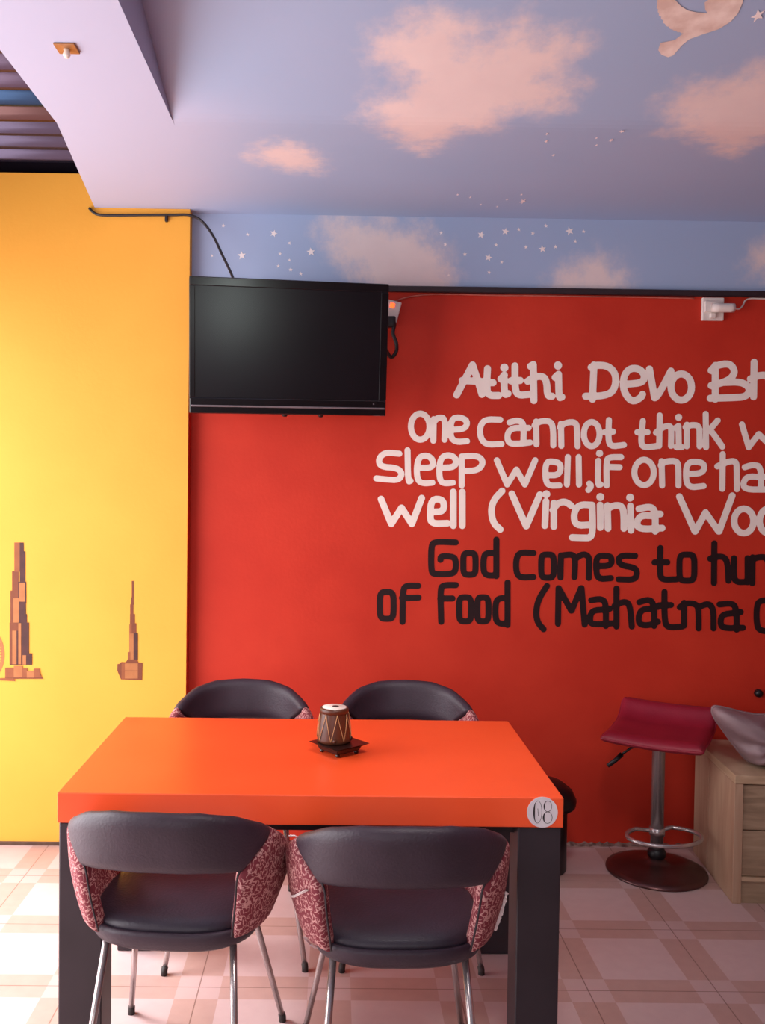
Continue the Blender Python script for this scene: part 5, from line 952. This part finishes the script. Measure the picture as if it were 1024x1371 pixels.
obj('drum_spot', lathe([(0, DH + 0.0005), (0.0115, DH + 0.0005), (0.0105, DH + 0.0022), (0, DH + 0.0028)], 24, 0.004, 0.0), 'drum_spot', t, smooth=True)
t.scale = (0.90, 0.90, 1.0)
nlace = 8
for k in range(nlace):
    pts = []
    a0 = 2 * math.pi * k / nlace; a1 = a0 + math.pi / nlace; a2 = a0 + 2 * math.pi / nlace
    bm = bmesh.new()
    for aa, ab in ((a0, a1), (a1, a2)):
        za, zb = (DH - 0.016, 0.010) if aa == a0 else (0.010, DH - 0.016)
        seg = []
        for q in range(9):
            f = q / 8; ang = aa + (ab - aa) * f; z = za + (zb - za) * f
            rr_ = drum_r(z) + 0.0022
            seg.append((rr_ * math.cos(ang), rr_ * math.sin(ang), z))
        add_tube(bm, seg, 0.0011, seg=6)
    obj('lacing', bm, 'rope', t, smooth=True)
for ang in (-100, -20):
    a = deg(ang)
    bm = bmesh.new()
    bmesh.ops.create_uvsphere(bm, u_segments=12, v_segments=8, radius=0.0062, matrix=Matrix.Translation((0.0565 * math.cos(a), 0.0565 * math.sin(a), 0.012)))
    obj('tuning_peg', bm, 'drum_wood' if ang == -100 else 'lacquer', t, smooth=True)

# ------------------------------------------------------------ television
TVW, TVH = 0.78, 0.52
tv = thing('television', 'black flat television hung in the corner above the red wall, tilted down', 'television', (-0.185, 3.682, 2.082))
ty, tt, trl = 0.179, 0.100, 0.011
a_ = Vector((math.cos(ty), math.sin(ty), 0)); n_ = Vector((math.sin(ty), -math.cos(ty), 0))
n2 = n_ * math.cos(tt) - Vector((0, 0, 1)) * math.sin(tt)
u2 = a_.cross(-n2)
if u2.z < 0: u2 = -u2
a3 = a_ * math.cos(trl) + u2 * math.sin(trl); u3 = u2 * math.cos(trl) - a_ * math.sin(trl)
Mtv = Matrix((a3, -n2, u3)).transposed().to_4x4(); Mtv.translation = Vector((-0.185, 3.682, 2.082))
tv.matrix_world = Mtv      # local: x right, y away from the viewer, z up; front face at y = 0
w, h = TVW / 2, TVH / 2
obj('casing', box(-w, w, 0.006, 0.055, -h, h, bev=0.006, seg=2), 'black_plastic', tv)
bm = bmesh.new()
SB = -h + 0.062                                     # bottom of the screen
add_box(bm, -w, w, -0.001, 0.012, h - 0.034, h, bev=0.003)
add_box(bm, -w, -w + 0.022, -0.001, 0.012, SB, h - 0.034, bev=0.002)
add_box(bm, w - 0.030, w, -0.001, 0.012, SB, h - 0.034, bev=0.002)
add_box(bm, -w, w, -0.001, 0.012, -h, SB, bev=0.004)
obj('bezel', bm, 'tv_gloss', tv)
obj('screen', box(-w + 0.020, w - 0.028, 0.003, 0.010, SB - 0.002, h - 0.032), 'tv_screen', tv)
obj('silver_strip', box(-w + 0.006, w - 0.006, -0.004, 0.002, -h + 0.026, -h + 0.033, bev=0.0015, seg=1), 'silver', tv)
obj('standby_light', box(w - 0.054, w - 0.049, -0.002, 0.002, -h + 0.045, -h + 0.050), 'silver', tv)
for bx in (-0.015, 0.130):
    bm = bmesh.new(); add_lathe(bm, [(0, -h - 0.010), (.008, -h - 0.009), (.012, -h - 0.002), (.013, -h + 0.004), (0, -h + 0.004)], 14, bx, 0.03)
    obj('stand_lug', bm, 'black_plastic', tv, smooth=True)
bm = bmesh.new()
add_box(bm, -0.12, 0.12, 0.055, 0.075, -0.10, 0.10, bev=0.003)
obj('mount_plate', bm, 'black_plastic', tv)
Mi = Mtv.inverted()
bm = bmesh.new()
p0 = Mi @ Vector((-0.17, WALL_Y, 2.08)); p1 = Vector((0, 0.07, 0))
add_tube(bm, [p1, p1.lerp(p0, 0.5), p0], 0.02, seg=12)
obj('mount_arm', bm, 'black_plastic', tv, smooth=True)

# cable from the ceiling line down to the television
pts = [(-1.045, 3.952, 2.690), (-1.010, 3.950, 2.664), (-0.94, 3.950, 2.661), (-0.82, 3.950, 2.664), (-0.70, 3.950, 2.666), (-0.625, 3.950, 2.666), (-0.575, 3.960, 2.645),
       (-0.525, 3.94, 2.58), (-0.48, 3.89, 2.49), (-0.435, 3.82, 2.40), (-0.40, 3.76, 2.31), (-0.36, 3.752, 2.20)]
tag(obj('television_cable', tube(spline(pts, 8), 0.0055, seg=8), 'cable_black', smooth=True), 'black cable running along the yellow wall top and hanging down to the television', 'cable')
bm = bmesh.new(); add_box(bm, -0.728, -0.716, 3.944, 3.960, 2.638, 2.670, bev=0.002, seg=1)
tag(obj('cable_clip', bm, 'cable_black'), 'small dark clip holding the black cable on the yellow wall', 'cable clip')

# extension socket with a red lit switch beside the television
t = thing('extension_socket', 'white extension socket with glowing red switch, right of the television', 'socket', (0.237, 4.02, 2.29), 0)
t.rotation_euler = (0, deg(14), 0)
obj('socket_body', box(-0.040, 0.024, -0.032, 0.0, -0.060, 0.040, bev=0.004), 'socket', t)
sw = obj('rocker_switch', box(-0.022, -0.002, -0.037, -0.030, 0.008, 0.028, bev=0.003), 'led', t); sw['label'] = 'glowing red rocker switch'
pts = [(0.215, 3.985, 2.25), (0.238, 3.975, 2.235), (0.233, 3.965, 2.19), (0.248, 3.965, 2.145), (0.246, 3.965, 2.11), (0.225, 3.965, 2.09), (0.20, 3.93, 2.12), (0.18, 3.86, 2.16), (0.12, 3.80, 2.17)]
bm = bmesh.new()
add_tube(bm, spline(pts, 8), 0.008, seg=8)
add_box(bm, 0.205, 0.243, 3.960, 3.988, 2.215, 2.262, bev=0.006)
tag(obj('power_cord', bm, 'cable_black', smooth=True), 'black plug and looped power cord hanging just right of the television', 'power cord')
# thin painted cable under the conduit
pts = [(0.245, 4.014, 2.335), (0.30, 4.014, 2.352), (0.38, 4.014, 2.363), (0.50, 4.014, 2.366)] + [(0.5 + k * 0.18, 4.014, 2.366 - 0.0015 * (k % 2)) for k in range(1, 6)] + [(1.52, 4.014, 2.364)]
tag(obj('wall_cable', tube(spline(pts, 6), 0.0032, seg=6), 'cable_pink', smooth=True), 'thin painted-over cable running under the dark conduit on the red wall', 'cable')
# white wall socket with plug
t = thing('wall_socket', 'white wall socket high on the red wall at the right', 'socket', (1.600, 4.02, 2.315))
obj('socket_plate', box(-0.048, 0.045, -0.018, 0.0, -0.046, 0.052, bev=0.004), 'socket', t)
obj('socket_frame', box(-0.040, 0.040, -0.026, -0.014, -0.012, 0.036, bev=0.004), 'socket', t)
obj('socket_switch', box(-0.016, 0.006, -0.030, -0.014, -0.038, -0.016, bev=0.003), 'socket', t)
t = thing('white_plug', 'white round plug with its lead, pushed into the wall socket', 'plug', (1.615, 3.978, 2.318))
bm = bmesh.new()
add_tube(bm, [(-0.03, 0.0, 0.0), (0.0, 0.0, 0.0), (0.045, -0.004, 0.0), (0.060, -0.004, 0.0)], 0.019, seg=16)
obj('plug_body', bm, 'socket', t, smooth=True)
obj('plug_lead', tube(spline([(0.058, -0.004, 0.0), (0.085, 0.01, -0.002), (0.105, 0.02, 0.012), (0.125, 0.034, 0.040), (0.15, 0.036, 0.049), (0.20, 0.036, 0.049), (0.40, 0.036, 0.049)], 8), 0.0036, seg=8), 'socket', t, smooth=True)

# small square ceiling fitting
t = thing('ceiling_fitting', 'small square brown fitting with a tiny bulb under the pale beam', 'light fitting', (-0.722, 2.50, H))
obj('fitting_plate', box(-0.028, 0.028, -0.028, 0.028, -0.006, 0.0, bev=0.0015, seg=1), 'brass', t)
obj('bulb', lathe([(0, -0.030), (.007, -0.027), (.010, -0.020), (.008, -0.012), (.009, -0.005), (0, -0.005)], 16), 'bulb', t, smooth=True)

# ------------------------------------------------------------ bar stool
SX, SY = 1.318, 3.752
t = thing('bar_stool', 'red vinyl bar stool on a chrome post with round brown base', 'bar stool', (SX, SY, 0), deg(-30))
obj('base_disc', lathe([(0, 0.0), (.196, 0.0), (.199, .004), (.197, .010), (.17, .019), (.11, .030), (.06, .038), (.036, .046), (.030, .056), (0, .056)], 56), 'stool_base', t, smooth=True)
obj('post_collar', lathe([(0, .050), (.026, .052), (.036, .064), (.036, .082), (.028, .096), (0, .098)], 28), 'black_plastic', t, smooth=True)
obj('post', lathe([(0, .09), (.0255, .09), (.0255, .50), (.030, .503), (.030, .53), (0, .53)], 28), 'chrome', t, smooth=True)
# footrest hoop reaching to the front
def hoop():
    pts = []
    for k in range(33):
        a = deg(-58 + 296 * k / 32) - math.pi / 2 + deg(-30 + 30)
        pts.append((0.136 * math.sin(a) * 1.0, -0.055 + 0.118 * -math.cos(a) * 1.0, 0.165))
    return pts
hp = []
for k in range(41):
    a = deg(-150 + 300 * k / 40)                    # 0 = straight to the front (-y)
    hp.append((0.150 * math.sin(a), -0.060 - 0.105 * math.cos(a), 0.165))
hp = [(0.02, 0.0, 0.165)][:0] + hp
bm = bmesh.new(); add_tube(bm, [(-0.018, 0.004, 0.165)] + hp + [(0.018, 0.004, 0.165)], 0.0085, seg=10)
add_lathe(bm, [(.0255, .150), (.031, .150), (.031, .180), (.0255, .180)], 24)
hoop_o = obj('footrest', bm, 'chrome', t, smooth=True)
hoop_o.rotation_euler.z = deg(38)
# saddle seat: flat in front, curling up into a low back
def stool_seat(u, v):
    x = (u - 0.5) * 0.385
    s = v * 0.405
    if s < 0.235:
        y = -0.165 + s; z = 0.552 + 0.018 * math.sin(math.pi * s / 0.235) * -0.5 + 0.004
        if s < 0.05:
            z -= (0.05 - s) * 0.25
    else:
        q = s - 0.235; R = 0.15
        ang = min(q / R, 0.80)
        y = 0.07 + R * math.sin(ang); z = 0.556 + R * (1 - math.cos(ang))
        if q / R > 0.80:
            e_ = q - 0.80 * R
            y += e_ * math.cos(0.80); z += e_ * math.sin(0.80)
    z += 0.008 * (2 * u - 1) ** 2
    return Vector((x, y, z))
obj('seat', padded(stool_seat, 20, 40, 0.022, 0.10, 0.10), 'stool_red', t, smooth=True)
obj('seat_piping', tube([stool_seat(k / 20, 0.0) for k in range(21)] + [stool_seat(1.0, k / 30) for k in range(1, 31)] + [stool_seat(1 - k / 20, 1.0) for k in range(1, 21)] + [stool_seat(0.0, 1 - k / 30) for k in range(1, 30)], 0.0045, seg=6, closed=True), 'stool_red', t, smooth=True)
obj('seat_plate', box(-0.09, 0.09, -0.09, 0.07, 0.518, 0.534, bev=0.003), 'black_plastic', t)
lv = obj('height_lever', tube([(-0.05, -0.03, 0.522), (-0.10, -0.06, 0.500), (-0.135, -0.08, 0.470)], 0.005, seg=8), 'black_plastic', t, smooth=True)
obj('lever_grip', tube([(-0.128, -0.076, 0.477), (-0.150, -0.089, 0.452), (-0.178, -0.105, 0.428)], 0.010, seg=10, r2=0.0085), 'black_plastic', lv, smooth=True)

# ------------------------------------------------------------ wooden cabinet
t = thing('drawer_cabinet', 'pale oak drawer cabinet at the right, carrying the grey bag', 'cabinet', (1.504, 3.462, 0), deg(-5.0))
CW, CD, CH = 0.62, 0.50, 0.485
bm = bmesh.new()
add_box(bm, 0.0, 0.032, 0.0, CD * 0.62, 0.0, CH - 0.032, bev=0.0015, seg=1)
add_box(bm, 0.0, 0.032, CD * 0.628, CD, 0.0, CH - 0.032, bev=0.0015, seg=1)
obj('side_board', bm, 'wood_side', t)
obj('side_board', box(CW - 0.03, CW, 0.0, CD, 0.0, CH - 0.03, bev=0.0015, seg=1), 'wood', t)
obj('cabinet_top', box(-0.001, CW, -0.002, CD, CH - 0.032, CH, bev=0.002, seg=1), 'wood', t)
obj('back_board', box(0.03, CW - 0.03, CD - 0.012, CD, 0.02, CH - 0.03), 'wood_dark', t)
obj('drawer', box(0.034, CW - 0.032, 0.010, 0.40, 0.278, CH - 0.038, bev=0.002, seg=1), 'wood_dark', t)
obj('drawer', box(0.034, CW - 0.032, 0.010, 0.40, 0.103, 0.274, bev=0.002, seg=1), 'wood_dark', t)
obj('rail', box(0.030, CW - 0.03, 0.002, 0.03, 0.086, 0.101, bev=0.001, seg=1), 'wood', t)
obj('plinth', box(0.030, CW - 0.03, 0.012, 0.03, 0.0, 0.086), 'wood_dark', t)

# grey bag slumped on the cabinet
bm = bmesh.new()
outline = [(-0.045, 0.205), (-0.030, 0.222), (0.03, 0.212), (0.10, 0.196), (0.18, 0.196), (0.26, 0.216), (0.34, 0.20), (0.40, 0.12), (0.41, 0.03), (0.36, 0.004),
           (0.25, 0.002), (0.16, 0.002), (0.115, 0.004), (0.085, 0.02), (0.045, 0.065), (0.0, 0.125), (-0.035, 0.175)]
oc = [Vector((x, 0, z)) for x, z in outline]
def closed_spline(P, n=5):
    out_ = []
    m = len(P)
    for i in range(m):
        p0, p1, p2, p3 = P[i - 1], P[i], P[(i + 1) % m], P[(i + 2) % m]
        for k in range(n):
            q = k / n
            out_.append(0.5 * ((2 * p1) + (p2 - p0) * q + (2 * p0 - 5 * p1 + 4 * p2 - p3) * q * q + (3 * p1 - p0 - 3 * p2 + p3) * q ** 3))
    return out_
oc = closed_spline(oc)
ctr = Vector((0.18, 0, 0.10))
NR = 14
rows = []
for side in (-1, 1):
    for k in (range(NR + 1) if side == -1 else range(NR - 1, -1, -1)):
        f = k / NR
        sc_ = math.sin(f * math.pi / 2)
        yv = side * math.cos(f * math.pi / 2) ** 0.8
        if k == 0:
            rows.append([bm.verts.new((ctr.x, side * 0.115, ctr.z))]); continue
        ring = []
        for i, p in enumerate(oc):
            q = ctr + (p - ctr) * sc_
            ang = math.atan2(p.z - ctr.z, p.x - ctr.x)
            fold = 0.010 * math.sin(ang * 5 + f * 3) + 0.007 * math.sin(ang * 11 + 2 * f) + (0.012 * math.exp(-((q.x - 0.10 - 0.3 * (0.08 - q.z)) / 0.014) ** 2) * (1 if q.z < 0.10 else 0))
            ring.append(bm.verts.new((q.x, 0.115 * yv + side * fold * math.sin(f * math.pi) * 1.1, max(q.z, 0.001))))
        rows.append(ring)
n_o = len(oc)
for A, B in zip(rows, rows[1:]):
    for i in range(n_o):
        j = (i + 1) % n_o
        if len(A) == 1: bm.faces.new((A[0], B[i], B[j]))
        elif len(B) == 1: bm.faces.new((A[i], A[j], B[0]))
        else: bm.faces.new((A[i], A[j], B[j], B[i]))
t = thing('grey_bag', 'slumped grey fabric bag lying on the pale oak cabinet', 'bag', (1.520, 3.615, CH), deg(-5))
obj('bag_body', bm, 'bag', t, smooth=True)
seam = [Vector((p.x, 0, max(p.z, 0.003))) for p in oc]
obj('bag_seam', tube(seam, 0.0035, seg=6, closed=True), 'bag', t, smooth=True)

# small black fixture at the right edge
bm = lathe([(0, 0), (.016, 0), (.018, .006), (.016, .020), (.010, .026), (0, .027)], 18)
o = obj('wall_fitting', bm, 'black_plastic', smooth=True)
o.location = (1.835, WALL_Y, 0.672); o.rotation_euler = (deg(90), 0, 0)
tag(o, 'small round black fitting on the red wall above the grey bag', 'fitting')

# ------------------------------------------------------------ waste bin behind the table corner
t = thing('waste_bin', 'black waste bin with domed lid behind the right corner of the orange table', 'bin', (0.828, 3.79, 0))
obj('bin_body', lathe([(0, 0), (.128, 0), (.131, .004), (.131, .255), (.128, .26), (.122, .26), (.120, .01), (0, .01)], 36), 'black_plastic', t, smooth=True)
lid = obj('bin_lid', lathe([(.138, .252), (.163, .262), (.166, .285), (.150, .318), (.115, .345), (.06, .360), (0, .364), (0, .354), (.06, .350), (.11, .335), (.142, .310), (.154, .283), (.138, .252)], 36), 'black_plastic', t, smooth=True)
